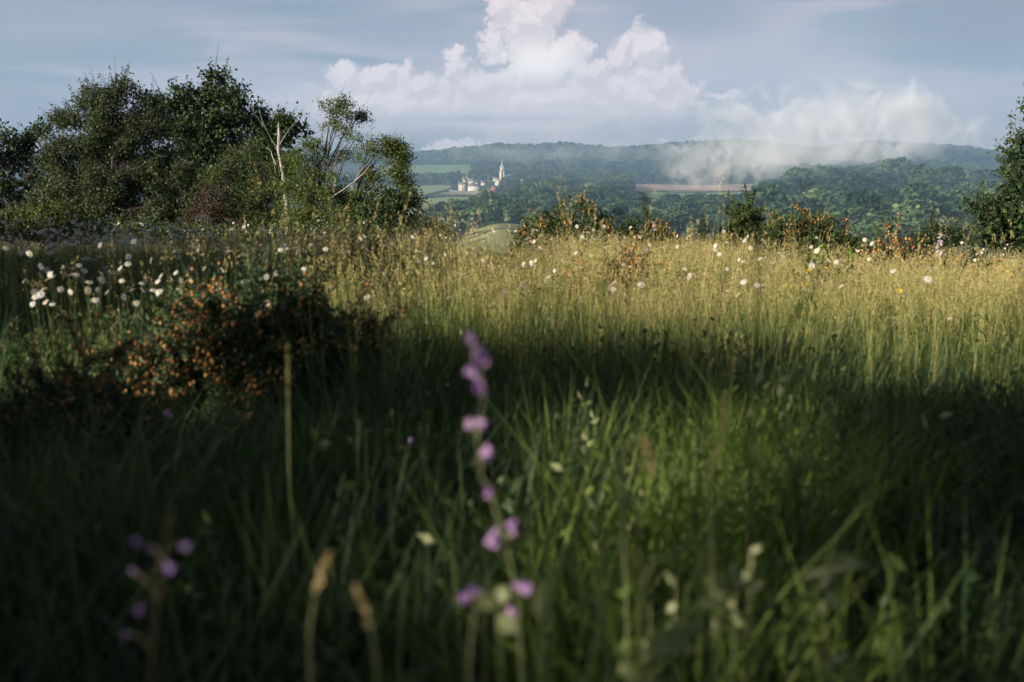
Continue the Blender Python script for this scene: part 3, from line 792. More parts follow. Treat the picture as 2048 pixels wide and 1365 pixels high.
near_tree('oak_tree', 'dark round bush like oak at the edge of the view beside the twiggy hawthorn', 27, 50,
          [(25, 285, 38, 36), (75, 265, 26, 22), (5, 330, 40, 50), (70, 330, 45, 45), (50, 390, 60, 50), (95, 380, 40, 60), (-50, 330, 60, 70), (10, 430, 80, 30)],
          M['oak'], M['bark'], .075, 460, 24, .075, sub=75, subr=.26, group='trees at the meadow edge', spray=40)
near_tree('hawthorn_tree', 'tall conical hawthorn with sparse greyish leaves and many bare twigs', 25, 235,
          [(232, 175, 14, 36), (215, 215, 45, 40), (260, 220, 42, 36), (160, 240, 42, 38), (200, 280, 75, 50), (290, 270, 62, 52), (140, 320, 50, 50), (230, 350, 110, 55, .8),
           (330, 350, 60, 60), (150, 400, 80, 50), (260, 420, 120, 45), (360, 420, 70, 50), (110, 430, 50, 30)],
          M['haw'], M['twig'], .050, 1900, 40, .08, sub=300, subr=.2, trunk_r=.06, group='trees at the meadow edge', spray=240, twig_r=.0045, twigfrac=.7,
          forks=[([(235, 480, -.3), (238, 380, -.5), (243, 280, -.5), (236, 200, -.2), (231, 148, 0)], [1.5, 1.4, 1.2, .8, .3], 0)])
near_tree('oak_tree', 'large dark green oak rising behind the hawthorn and the dead birch', 29, 430,
          [(445, 185, 42, 34), (425, 160, 18, 12), (330, 205, 26, 24), (375, 200, 50, 28), (480, 225, 45, 36), (400, 245, 70, 38), (345, 250, 45, 40), (520, 245, 40, 32), (565, 262, 34, 28),
           (450, 290, 90, 40), (560, 300, 40, 32), (400, 330, 60, 50), (520, 350, 80, 50), (440, 390, 80, 60), (480, 450, 100, 40)],
          M['oak'], M['bark'], .088, 1350, 24, .085, sub=230, subr=.30, trunk_r=.12, group='trees at the meadow edge', spray=80, wid=.7)
near_tree('birch_tree', 'bushy pale green birch in front of the oak, beside the dead white trunk', 24, 500,
          [(450, 340, 38, 42), (500, 300, 36, 28), (530, 345, 36, 48), (445, 395, 32, 34, .7), (500, 400, 40, 50), (540, 430, 60, 50), (470, 450, 50, 30)],
          M['birch2'], M['bark'], .034, 520, 36, .065, sub=110, subr=.2, droop=.06, group='trees at the meadow edge', twigfrac=.8)
bt = near_tree('birch_tree', 'tall loose birch with thin top and a bough drooping over the valley', 22, 640,
          [(680, 213, 32, 18, 1.5), (716, 232, 20, 18, 1.4), (668, 250, 22, 22, .45), (640, 285, 30, 20, .8), (700, 270, 34, 22, .5), (735, 300, 26, 22, .7), (690, 300, 30, 20, .5),
           (772, 288, 28, 20, 2.2), (797, 310, 16, 24, 3.2), (803, 350, 11, 26, 3.5), (813, 385, 8, 16, 4), (780, 345, 16, 16, .8), (745, 335, 30, 22, .6),
           (620, 320, 45, 34), (600, 370, 50, 40), (660, 380, 60, 50), (720, 395, 50, 40), (600, 430, 70, 50), (690, 440, 80, 45), (750, 440, 50, 40)],
          M['birch'], M['bark'], .036, 1350, 38, .06, sub=240, subr=.17, trunk_r=.036, droop=.10, group='trees at the meadow edge', twigfrac=.22)
# its bare white bough
q = MB(); o0 = np.array(bt.location); k = 22 / FPX
pts = [np.array(at(a_, b_, 22)) - o0 + [0, -.45, 0] for a_, b_ in ((660, 400), (692, 380), (716, 362), (735, 345), (746, 330))]
tube(q, pts, [.011, .0105, .009, .007, .003], 7)
pts2 = [np.array(at(a_, b_, 22)) - o0 + [0, -.45, 0] for a_, b_ in ((716, 362), (728, 340), (745, 325))]; tube(q, pts2, [.006, .004, .002], 5)
bo = q.build('bough', M['birchbark'], bt); bo['label'] = 'bare white birch bough'
# dead birch
b0 = at(565, 480, 22.5); bz = Hf(b0.x, 22.5)
db = empty('dead_birch', (b0.x, 22.5, bz), 'dead white birch trunk with snapped top standing among the leafy trees', 'dead tree')
o0 = np.array(db.location); q = MB()
def pth(l, dy_=0): return [np.array(at(a_, b_, 22.5)) - o0 + [0, dy_, 0] for a_, b_ in l]
tube(q, [np.array([0, 0, -.1])] + [v_ + [0, d_, 0] for v_, d_ in zip(pth([(566, 440), (561, 380), (560, 346), (562, 300), (565, 270), (563, 246)]), (.5, .45, .35, -.2, -.3, -.3))], [.055, .052, .05, .047, .042, .034, .008], 9)
q.build('trunk', M['birchbark'], db, smooth=True)
for l, rr in (([(566, 290), (574, 276), (583, 262), (604, 236)], [.011, .007, .003, .0015]), ([(560, 295), (550, 282), (540, 262), (518, 232), (503, 205)], [.006, .004, .003, .002, .001]),
              ([(559, 330), (552, 315), (548, 302)], [.010, .008, .004]), ([(540, 262), (530, 240), (522, 205)], [.004, .003, .0015]), ([(558, 345), (553, 320), (546, 300), (530, 290)], [.006, .004, .002, .001])):
    q = MB(); tube(q, pth(l, -.3), rr, 6); q.build('branch', M['birchbark'], db)
near_tree('oak_bush', 'dark leafy bush under the drooping birch bough at the edge of the trees', 21, 780,
          [(790, 410, 28, 22), (760, 430, 36, 26), (815, 412, 22, 20), (800, 440, 40, 26), (770, 465, 60, 24)],
          M['oak'], M['bark'], .062, 330, 26, .06, sub=60, subr=.18, group='bushes at the meadow edge', cat='bush', spray=30)
near_tree('elder_bush', 'brownish dead leafed bush in the gap between hawthorn and birch', 23.5, 410,
          [(420, 400, 26, 40), (400, 440, 40, 34), (450, 450, 40, 30)], M['deadleaf'], M['twig'], .04, 130, 22, .09, group='bushes at the meadow edge', cat='bush', twigfrac=1)
near_tree('hawthorn_bush', 'small twiggy bush standing low beside the dark oak bush', 19, 865,
          [(850, 455, 18, 14), (880, 462, 22, 14), (860, 475, 40, 16)], M['haw'], M['twig'], .035, 110, 22, .05, group='bushes at the meadow edge', cat='bush', spray=20)
near_tree('bramble_bush', 'low yellow green bramble thicket at the foot of the hawthorn', 15, 70,
          [(40, 440, 60, 22), (110, 432, 50, 26), (90, 455, 90, 28), (-20, 450, 60, 28), (160, 462, 60, 22)], M['bramble'], M['bark'], .034, 520, 26, .06, trunk_r=.02, group='bushes at the meadow edge', cat='bush')
near_tree('bramble_bush', 'dark bramble thicket below the oak and the bushy birch', 18, 430,
          [(300, 462, 70, 22), (400, 468, 80, 20), (520, 470, 80, 22), (640, 474, 90, 20), (720, 474, 60, 20)], M['birch2'], M['bark'], .034, 520, 24, .06, trunk_r=.02, group='bushes at the meadow edge', cat='bush')
near_tree('oak_tree', 'big dark oak at the other edge of the view with low spreading limbs', 17, 2170,
          [(2052, 300, 22, 18), (2042, 338, 20, 16), (2085, 255, 22, 22), (2075, 222, 10, 10, .6), (2030, 378, 24, 16), (2060, 380, 40, 34), (1962, 408, 14, 9), (1985, 434, 26, 16), (2015, 440, 40, 28), (2070, 440, 60, 50),
           (1985, 472, 34, 16), (2130, 330, 60, 60), (2180, 260, 90, 70), (2250, 360, 130, 120), (2030, 480, 60, 20)],
          M['oak'], M['bark'], .062, 2300, 24, .06, sub=420, subr=.22, trunk_r=.12, group='trees at the meadow edge', spray=90, wid=.7)
near_tree('hawthorn_bush', 'low dark bush in front of the big spreading oak', 16, 1880,
          [(1868, 468, 24, 16), (1895, 476, 30, 16), (1850, 484, 30, 12)], M['oak'], M['bark'], .034, 160, 26, .05, group='bushes at the meadow edge', cat='bush', spray=14)

# ------------------------------------------------------------------ gorse
def gorse(name, label, px, D, wpx, top_py, nst, needm, pods, podr=.011, seed=1, nl=.028, dens=1.0, group='gorse bushes in the meadow', lift=0, base_py=None, podtop=.35, cat='gorse bush'):
    global rng
    keep = rng; rng = np.random.default_rng(seed)
    bx = at(px, 500, D).x; bz = Hf(bx, D); e = empty(name, (bx, D, bz), label, cat, group)
    Hh = at(px, top_py, D).z - bz; W = wpx * D / FPX / 2
    wood, need, pod = MB(), MB(), MB()
    for i in range(nst):
        a = rng.random() * 6.283; q = math.sqrt(rng.random())
        tip = np.array([math.cos(a) * q * W, math.sin(a) * q * W * .8, Hh * (1 - .50 * q ** 2) * rng.uniform(.45, 1.12)]); bloom = rng.random() < .5
        p0 = np.array([math.cos(a), math.sin(a), 0]) * q * W * .25
        pm = np.array([tip[0] * .75, tip[1] * .75, tip[2] * .5])
        ts = np.linspace(0, 1, 9)[:, None]
        pts = p0 * (1 - ts) ** 2 + 2 * pm * ts * (1 - ts) + tip * ts ** 2
        tube(wood, pts, np.linspace(.007, .002, 9), 4)
        # side sprays
        ns = int(13 * dens)
        tt = rng.uniform(.3, 1.0, ns)
        for t_ in tt:
            b_ = p0 * (1 - t_) ** 2 + 2 * pm * t_ * (1 - t_) + tip * t_ ** 2
            d = unit(np.array([math.cos(a) * .5, math.sin(a) * .5, .7]) + rng.normal(size=3) * .6)
            L = rng.uniform(.06, .22) * (.5 + Hh)
            en = b_ + d * L
            tube(wood, [b_, en], [.0022, .001], 3)
            nn = int(58 * dens); u = rng.random((nn, 1))
            c = b_ + (en - b_) * u
            leaves(need, c, nl, 0, wid=.22, dirs=rng.normal(size=(nn, 3)) + d * .8)
            if bloom and rng.random() < pods * 1.5 and t_ > podtop + .1:
                m_ = rng.integers(7, 18); u = rng.uniform(.25, 1, (m_, 1))
                blobs(pod, b_ + (en - b_) * u + rng.normal(size=(m_, 3)) * podr * 1.3, podr * rng.uniform(.45, .95, m_), 0, squash=1.2)
        nn = int(60 * dens); u = rng.uniform(.25, 1, (nn, 1)); c = p0 * (1 - u) ** 2 + 2 * pm * u * (1 - u) + tip * u ** 2
        leaves(need, c, nl, 0, wid=.16)
    need.build('foliage', needm, e); wood.build('branches', M['bark'], e)
    if pod.n: pod.build('dead_flowers', M['gpod'], e, smooth=True)
    rng = keep
    return e
gorse('gorse_bush', 'large gorse bush with faded orange flowers catching sunlight in the near meadow', 500, 3.9, 560, 572, 120, M['gneedle2'], .62, .0088, 1, .026, 1.15, podtop=.5)
gorse('gorse_bush', 'shaded gorse bush low in the dark, nearest to the viewer', 130, 2.9, 420, 760, 90, M['gneedle'], .45, .007, 2, .020, .9)
gorse('gorse_bush', 'wide green gorse bush with rusty tips on the crest before the wood', 1150, 15, 230, 418, 100, M['gneedle'], .34, .015, 3, .055, .8)
gorse('gorse_bush', 'rusty gorse bush next to the wide one on the crest', 1295, 15, 100, 436, 46, M['gneedle'], .75, .015, 4, .05, .8)
gorse('gorse_bush', 'small rusty gorse at the thin end of the wide crest bush', 1068, 14, 80, 452, 34, M['gneedle'], .8, .014, 5, .045, .8)
gorse('gorse_bush', 'big rounded gorse bush thick with orange flowers before the wooded slope', 1610, 13, 200, 434, 120, M['gneedle'], .6, .013, 6, .05, 1.0)
gorse('gorse_bush', 'thin sprig of orange gorse alone on the crest', 1400, 14, 70, 450, 22, M['gneedle'], .9, .018, 7, .045, .7)
gorse('gorse_bush', 'low orange gorse patch beyond the yellow flowers', 1770, 11.5, 130, 474, 44, M['gneedle'], .85, .014, 8, .04, .7)
gorse('gorse_bush', 'rusty gorse clump beside the pink orchid on the crest', 1850, 11.5, 80, 478, 34, M['gneedle'], .9, .014, 9, .04, .7)
gorse('gorse_bush', 'small orange gorse before the big spreading oak', 1940, 11, 90, 494, 30, M['gneedle'], .8, .013, 10, .04, .7)
gorse('gorse_bush', 'pale orange gorse sprigs amid the sunlit straw grass', 1180, 7.5, 90, 520, 24, M['gneedle'], 1.0, .010, 11, .025, .7)
gorse('gorse_bush', 'brighter orange gorse sprigs next to the pale ones in straw grass', 1255, 7.5, 70, 506, 22, M['gneedle'], 1.0, .010, 12, .025, .7)
gorse('broom_bush', 'green broom bush with a leaning pointed top on the crest', 1495, 14, 100, 424, 70, M['broom'], 0, .01, 13, .07, .9, cat='bush', group='broom bushes on the crest')
gorse('broom_bush', 'feathery green shrub in the sunlit grass before the trees', 735, 10.5, 120, 502, 50, M['broom'], 0, .01, 14, .05, .8, cat='bush', group='broom bushes on the crest')
gorse('broom_bush', 'low green shrub between the orange gorse bushes', 1700, 12.5, 130, 478, 40, M['broom'], 0, .01, 15, .05, .8, cat='bush', group='broom bushes on the crest')
gorse('broom_bush', 'dark green shrub patch among the yellow flowers', 1660, 8.2, 150, 528, 40, M['broom'], 0, .01, 16, .04, .8, cat='bush', group='broom bushes on the crest')

# ------------------------------------------------------------------ trees that throw the foreground shade (they stand behind the viewer's shoulder)
GAPS = [(.98, .60, .26, .17), (1.2, .66, .28, .18), (1.45, .73, .30, .20), (1.7, .82, .30, .22), (2.0, .96, .28, .22), (.66, .45, .18, .14), (.74, .86, .14, .12), (.92, .77, .22, .14), (1.5, .88, .25, .15), (1.85, 1.02, .25, .16), (2.3, .80, .2, .13), (.86, .95, .14, .30), (2.35, 1.42, .44, .28), (3.0, 1.0, .2, .13), (1.5, 1.48, .2, .14)]   # p, height of the sight line to the sun, half widths
def shade_tree(name, label, x, y, lobes, seed, ncl, per, ls):
    global rng
    keep = rng; rng = np.random.default_rng(seed)
    z0 = Hf(x, y); e = empty(name, (x, y, z0), label, 'tree', 'trees around the meadow behind the viewer')
    crown, wood = MB(), MB()
    tot = sum(l[3] ** 2 for l in lobes)
    for cx, cy_, cz, r in lobes:
        c = np.array([cx, cy_, cz]); n = int(ncl * r * r / tot)
        cs = in_ellip(n, c, (r, r, r), .2); cs = cs[cs[:, 2] > .15]
        wx, wy, wz = cs[:, 0] + x, cs[:, 1] + y, cs[:, 2] + z0
        pp = SY * wx - SX * wy; vv = wz - (SX * wx + SY * wy) * math.tan(SUN_EL)
        for gp, gv, rp, rv in GAPS:                 # openings in the crown that let flecks of sun through
            cs = cs[((pp - gp) / rp) ** 2 + ((vv - gv) / rv) ** 2 > 1]
            wx, wy, wz = cs[:, 0] + x, cs[:, 1] + y, cs[:, 2] + z0
            pp = SY * wx - SX * wy; vv = wz - (SX * wx + SY * wy) * math.tan(SUN_EL)
        tube(wood, [(0, 0, -.1), (0, 0, min(1.0, cz * .5)), c * .6 + [0, 0, cz * .15], c], [.2, .16, .09, .03], 7)
        for q in cs[:: 5]: tube(wood, [c, (c + q) / 2 + rng.normal(size=3) * .1, q], [.02, .012, .004], 4)
        rep = np.repeat(np.arange(len(cs)), per)
        leaves(crown, cs[rep] + rng.normal(size=(len(rep), 3)).clip(-1.6, 1.6) * .075, ls, 0, wid=.75)
    crown.build('crown', M['oak'], e); wood.build('trunk', M['bark'], e)
    rng = keep
def sp_xy(s, p): return s * SX + p * SY, s * SY - p * SX       # s metres towards the sun, p metres across
def sp_lobes(s0, L, x, y):
    out = []
    for ds, p, z, r in L:
        X_, Y_ = sp_xy(s0 + ds, p); out.append((X_ - x, Y_ - y, z, r))
    return out
ax, ay = sp_xy(12, 1.0)
shade_tree('oak_tree', 'broad oak behind the viewer shading the near grass', ax, ay, sp_lobes(12, [
    (.3, 2.7, 4.7, .72), (0, 1.9, 5.0, .95), (.2, 1.1, 4.6, 1.0), (0, .2, 4.9, 1.25), (0, -1.1, 4.9, 1.3), (0, -2.6, 4.7, 1.4), 
    (.4, 2.2, 3.6, 1.2), (.3, 2.6, 3.0, 1.0), (0, .6, 3.3, 1.4), (0, -1.5, 3.2, 1.5), (.3, -3.4, 3.2, 1.5), (0, 2.2, 2.0, 1.4), (0, 0, 1.8, 1.5), (0, -2.3, 1.8, 1.5)], ax, ay), 31, 3000, 26, .13)
bx_, by_ = sp_xy(12, 10)
shade_tree('oak_tree', 'oak beside the meadow shading the daisies', bx_, by_, sp_lobes(12, [
    (0, 6.0, 4.1, .95), (0, 6.8, 4.35, 1.05), (0, 8.2, 4.75, 1.1), (0, 9.8, 4.9, 1.3), (0, 11.2, 4.8, 1.3), (0, 12.8, 4.5, 1.4), (0, 14.4, 4.2, 1.5), (.3, 6.4, 2.7, .9), (.3, 7.6, 2.6, 1.2), (.2, 9.5, 2.8, 1.5), (0, 11.5, 2.8, 1.6), (0, 13.5, 2.6, 1.6)],
    bx_, by_), 32, 2000, 28, .16)
shade_tree('oak_tree', 'unseen tall oak added close behind the viewer to darken the near grass', -1.5, -6.0, [(0, 0, 5.0, 2.4), (2.2, .6, 4.6, 2.0), (-2.2, .3, 4.4, 2.0), (.8, 1.6, 5.6, 1.8), (4.0, 0, 3.8, 1.8), (3.0, -1, 2.2, 1.6), (5.5, 0, 2.4, 1.6), (-.5, .3, 2.6, 1.5)], 33, 800, 30, .16)  # added out of view; its crown keeps sky light off the grass
shade_tree('oak_tree', 'unseen wide oak added over the viewer to darken the grass below', 2.2, -2.6, [(0, 0, 4.6, 1.9), (2.2, .8, 4.3, 1.8), (-1.8, 1.4, 4.4, 1.5), (.2, 2.6, 4.5, 1.4), (2.4, 2.8, 4.4, 1.5), (-2.6, -.6, 4.6, 1.7), (4, -.5, 4.0, 1.7), (.8, .8, 6, 1.8), (-1, 3.2, 4.6, 1.1)], 34, 1300, 30, .16)  # canopy invented overhead to block sky light from the near grass

# ------------------------------------------------------------------ meadow grass: tufts
def ribbon(mb, base, ang, h, lean, w0, curl, mat, rnd, seg=4):
    t = np.linspace(0, 1, seg + 1)
    dx = np.cos(ang); dyy = np.sin(ang)
    r = lean * h * t ** (1.3 + curl)
    z = h * (t - .35 * curl * t ** 3 * lean)
    cx = base[0] + dx * r; cy__ = base[1] + dyy * r
    wv = w0 * (1 - t ** 1.6) * .5 + .0002
    tw_ = ang + math.pi / 2 + rng.uniform(-.5, .5)
    ox, oy = np.cos(tw_) * wv, np.sin(tw_) * wv
    V = np.empty((2 * (seg + 1), 3)); V[0::2, 0] = cx - ox; V[1::2, 0] = cx + ox; V[0::2, 1] = cy__ - oy; V[1::2, 1] = cy__ + oy; V[0::2, 2] = z; V[1::2, 2] = z
    Fq = [(2 * i, 2 * i + 1, 2 * i + 3, 2 * i + 2) for i in range(seg)]
    mb.add(V, Fq, mat, rnd)
    return np.array([cx[-1], cy__[-1], z[-1]]), np.array([cx[-1] - cx[-2], cy__[-1] - cy__[-2], z[-1] - z[-2]])
def head(mb, tip, d, L, kind, mat):
    d = unit(d)
    if kind == 0:      # dense spike
        n = 16; u = np.linspace(0, 1, n)[:, None]
        c = tip + d * L * u + rng.normal(size=(n, 3)) * .0012
        leaves(mb, c, .009, mat, wid=.45, dirs=d + rng.normal(size=(n, 3)) * .35)
    else:              # loose panicle
        n = 15; u = rng.random((n, 1)) ** .8
        c = tip + d * L * 1.4 * u + rng.normal(size=(n, 3)) * .013 * (1.15 - u)
        leaves(mb, c, .0075, mat, wid=.4, dirs=d + rng.normal(size=(n, 3)) * .6)
GM = [M['grass'], M['grassdry'], M['seed'], M['weed'], M['midleaf'], M['paleleaf']]
def tuft(kind, seed):
    global rng
    keep = rng; rng = np.random.default_rng(seed); mb = MB()
    if kind == 'green':
        for i in range(52):
            a = rng.random() * 6.283; q = rng.random() * .10
            ribbon(mb, (q * math.cos(a * 3), q * math.sin(a * 3)), a, rng.uniform(.16, .42), rng.uniform(.1, .8), rng.uniform(.0025, .0055), rng.uniform(0, 1), 0 if rng.random() < .8 else 1, rng.random())
        for i in range(3):
            a = rng.random() * 6.283
            tip, d = ribbon(mb, (0, 0), a, rng.uniform(.38, .52), rng.uniform(.05, .3), .0016, .3, 1, rng.random(), 4); head(mb, tip, d, .05, 1, 2)
    elif kind == 'bright':  # light leaf colours that lift the sunlit patch
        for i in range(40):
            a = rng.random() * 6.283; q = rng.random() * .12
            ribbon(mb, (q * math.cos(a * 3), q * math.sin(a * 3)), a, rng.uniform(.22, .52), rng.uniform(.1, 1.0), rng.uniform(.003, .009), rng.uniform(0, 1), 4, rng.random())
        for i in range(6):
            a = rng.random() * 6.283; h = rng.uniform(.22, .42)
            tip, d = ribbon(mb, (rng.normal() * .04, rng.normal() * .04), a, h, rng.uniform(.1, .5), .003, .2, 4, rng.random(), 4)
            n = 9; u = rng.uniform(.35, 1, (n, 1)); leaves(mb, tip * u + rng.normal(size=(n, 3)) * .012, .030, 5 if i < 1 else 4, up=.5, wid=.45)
    elif kind == 'lush':
        for i in range(60):
            a = rng.random() * 6.283; q = rng.random() * .12
            ribbon(mb, (q * math.cos(a * 3), q * math.sin(a * 3)), a, rng.uniform(.18, .46), rng.uniform(.1, .9), rng.uniform(.003, .008), rng.uniform(0, 1), 0, rng.random() * .85)
        for i in range(5):
            a = rng.random() * 6.283; h = rng.uniform(.2, .38)
            tip, d = ribbon(mb, (rng.normal() * .03, rng.normal() * .03), a, h, rng.uniform(.1, .5), .003, .2, 0, rng.random(), 4)
            n = 10; u = rng.uniform(.3, 1, (n, 1)); leaves(mb, tip * u + rng.normal(size=(n, 3)) * .01, .026, 3, up=.5, wid=.5)
    elif kind == 'straw':
        for i in range(30):
            a = rng.random() * 6.283; q = rng.random() * .13; a2 = rng.random() * 6.283
            tip, d = ribbon(mb, (q * math.cos(a2), q * math.sin(a2)), a, rng.uniform(.28, .50), rng.uniform(.02, .35), .0026, rng.uniform(.0, .5), 1, rng.random(), 3)
            if rng.random() < .75: head(mb, tip, d, rng.uniform(.03, .06), int(rng.random() < .65), 2)
        for i in range(26):
            a = rng.random() * 6.283; q = rng.random() * .13; a2 = rng.random() * 6.283
            ribbon(mb, (q * math.cos(a2), q * math.sin(a2)), a, rng.uniform(.12, .32), rng.uniform(.1, .8), .0032, rng.uniform(0, 1), 0 if rng.random() < .45 else 1, rng.random())
    elif kind == 'tall':
        for i in range(7):
            a = rng.random() * 6.283; q = rng.random() * .12; a2 = rng.random() * 6.283
            tip, d = ribbon(mb, (q * math.cos(a2), q * math.sin(a2)), a, rng.uniform(.50, .72), rng.uniform(.02, .28), .003, rng.uniform(.0, .6), 1, .4 + .6 * rng.random(), 5)
            head(mb, tip, d, rng.uniform(.05, .09), int(rng.random() < .4), 2)
    elif kind == 'weed':
        for i in range(9):
            a = rng.random() * 6.283; h = rng.uniform(.15, .36)
            tip, d = ribbon(mb, (rng.normal() * .03, rng.normal() * .03), a, h, rng.uniform(.1, .5), .003, .2, 0, rng.random(), 4)
            n = 12; u = rng.uniform(.25, 1, (n, 1)); leaves(mb, tip * u + rng.normal(size=(n, 3)) * .012, .034, 3, up=.5, wid=.5)
    else:              # thatch
        for i in range(60):
            a = rng.random() * 6.283; q = rng.random() * .16; a2 = rng.random() * 6.283
            ribbon(mb, (q * math.cos(a2), q * math.sin(a2)), a, rng.uniform(.06, .2), rng.uniform(.3, 1.2), .0035, rng.uniform(0, 1), 0 if rng.random() < .6 else 1, rng.random(), 3)
    rng = keep
    return mb.mesh('grass_tuft', GM)
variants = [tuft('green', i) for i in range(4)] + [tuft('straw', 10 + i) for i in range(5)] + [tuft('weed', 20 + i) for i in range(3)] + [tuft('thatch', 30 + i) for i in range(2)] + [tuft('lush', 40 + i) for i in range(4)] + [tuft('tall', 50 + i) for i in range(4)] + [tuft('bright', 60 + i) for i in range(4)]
def meadow():
    y0s = [(-1.6, .8, 60), (.8, 4, 85), (4, 8, 75), (8, 14, 62), (14, 22, 34), (22, 40, 10)]
    xs, ys_ = [], []
    for a, b, den in y0s:
        wmax = .60 * b + 1.6; n = int(den * (b - a) * wmax * 2)
        x = rng.uniform(-wmax, wmax, n); y = rng.uniform(a, b, n); k = np.abs(x) < .60 * np.maximum(y, 0) + 1.6
        xs.append(x[k]); ys_.append(y[k])
    x = np.concatenate(xs); y = np.concatenate(ys_)
    r = np.hypot(x, y); k = r > .45
    x, y, r = x[k], y[k], r[k]; n = len(x)
    s = -.8 * x - .6 * y; p = -.6 * x + .8 * y
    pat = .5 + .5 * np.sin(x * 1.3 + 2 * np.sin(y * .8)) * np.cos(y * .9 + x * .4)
    # lush close to the viewer, straw in the open; darker green under the trees deepens their shade
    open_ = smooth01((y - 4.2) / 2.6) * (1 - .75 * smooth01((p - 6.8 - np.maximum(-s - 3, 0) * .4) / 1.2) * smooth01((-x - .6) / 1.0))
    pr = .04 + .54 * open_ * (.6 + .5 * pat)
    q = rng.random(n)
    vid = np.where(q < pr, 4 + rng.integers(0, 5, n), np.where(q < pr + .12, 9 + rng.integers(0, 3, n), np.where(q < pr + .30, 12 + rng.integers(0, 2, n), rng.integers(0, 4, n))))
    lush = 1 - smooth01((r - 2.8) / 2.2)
    shadeL = smooth01((p - 4.4) / .8) * smooth01((-x - .2) / 1.0) * smooth01((12 - y) / 3)  # darker green tufts here deepen the oak's shade by colour
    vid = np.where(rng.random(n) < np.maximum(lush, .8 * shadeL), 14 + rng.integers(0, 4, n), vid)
    vid = np.where((rng.random(n) < .05 - .03 * smooth01((y - 7) / 2)) & (y > 3.2) & (y < 11.5), 18 + rng.integers(0, 4, n), vid)
    yc = 2.25; lp = ((x - .20 * y) / .30) ** 2 + ((y - yc) / 1.05) ** 2; vid = np.where(rng.random(n) < .8 * np.clip(1.7 - lp, 0, 1), 22 + rng.integers(0, 4, n), vid)  # paler, taller tufts put in so the sun fleck reads brighter
    gz = (y > 2.9) & (y < 4.7) & (x < -.27 * y + .25) & (x > -.42 * y); vid = np.where(gz & (vid >= 4) & (vid < 9) | gz & (vid >= 18) & (vid < 22), 12 + rng.integers(0, 2, n), vid)
    sc_ = rng.uniform(.75, 1.15, n) * (.85 + .3 * pat)
    near = np.clip((r - .1) / 1.1, .5, 1) * (1 - .14 * smooth01((y - 8) / 4))          # grazed and trodden where the viewer stands
    near = near * np.where((y > 2.7) & (y < 4.2) & (x < -.30 * y + .35) & (x > -.46 * y), .62, 1)
    near = near * np.where((y > 8) & (np.abs(x / np.maximum(y, 1) + .013) < .03), .72, 1)
    big = .5 + .5 * np.sin(x * .55 + 1.7 * np.sin(y * .33 + 1)) * np.sin(y * .47 + .8 * np.sin(x * .4))
    h = sc_ * near * (.74 + .46 * big)
    wide = sc_ * (1 + .25 * smooth01((y - 8) / 10))
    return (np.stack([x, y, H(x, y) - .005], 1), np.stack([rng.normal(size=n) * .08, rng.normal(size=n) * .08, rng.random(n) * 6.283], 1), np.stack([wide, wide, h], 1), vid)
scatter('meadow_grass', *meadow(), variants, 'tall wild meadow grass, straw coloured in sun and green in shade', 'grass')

# ------------------------------------------------------------------ daisies and other flowers
def add_obj(name, me, parent):
    o = bpy.data.objects.new(name, me); C.objects.link(o); o.parent = parent; return o
def daisy_meshes(seed, petals=15, R_=.021, discr=.0062, lean=.0):
    global rng
    keep = rng; rng = np.random.default_rng(seed)
    pm = MB()
    for i in range(petals):
        a = i / petals * 6.283 + rng.normal() * .06; w_ = .0032; L = R_ * rng.uniform(.9, 1.05); dz = rng.uniform(-.004, .002)
        c, s_ = math.cos(a), math.sin(a)
        def P3(r, q, z): return (c * r - s_ * q, s_ * r + c * q, z)
        pm.add([P3(.004, -.0012, 0), P3(L * .6, -w_, dz * .4 + .001), P3(L, -.0015, dz), P3(L, .0015, dz), P3(L * .6, w_, dz * .4 + .001), P3(.004, .0012, 0)], [(0, 1, 4, 5), (1, 2, 3, 4)])
    dm = MB(); blobs(dm, [(0, 0, .0005)], discr, 0, ICO2, .45)
    rng = keep
    return pm.mesh('petals', M['petal']), dm.mesh('disc', M['disc'], True)
DP = [daisy_meshes(200 + i, 14 + i) for i in range(3)]
DBUD = None
def stem_mesh(h, bend, seed, leafy=True, mat='stem', r=.0013):
    global rng
    keep = rng; rng = np.random.default_rng(seed); mb = MB(); t = np.linspace(0, 1, 6)
    tube(mb, np.stack([bend * t ** 2, 0 * t, h * t], 1), np.linspace(r, r * .7, 6), 4)
    if leafy:
        n = 7; u = rng.uniform(.1, .8, n); leaves(mb, np.stack([bend * u ** 2, 0 * u, h * u], 1), .028, 0, wid=.25, up=.8)
    rng = keep
    return mb.mesh('stem', M[mat])
STEMS = {}
def flower(name, label, cat, group, x, y, h, head_parts, tilt, az, scale=1.0, smat='stem', leafy=True):
    """stem with a head on it; head_parts: (part name, mesh) tilted by tilt towards az"""
    hb = round(h, 2); bend = .05
    key = (hb, smat, leafy)
    if key not in STEMS: STEMS[key] = stem_mesh(hb, bend, int(hb * 100), leafy, smat)
    e = empty(name, (x, y, Hf(x, y)), label, cat, group, rz=az)
    add_obj('stem', STEMS[key], e)
    for nm, me in head_parts:
        o = add_obj(nm, me, e); o.location = (bend, 0, hb); o.rotation_euler = (0, tilt, 0); o.scale = (scale,) * 3
    return e
def px_place(px, py, D):
    """a flower head seen at this pixel, standing at distance D: ground point and stem height"""
    q = at(px, py, D); return q.x, D, q.z - Hf(q.x, D)
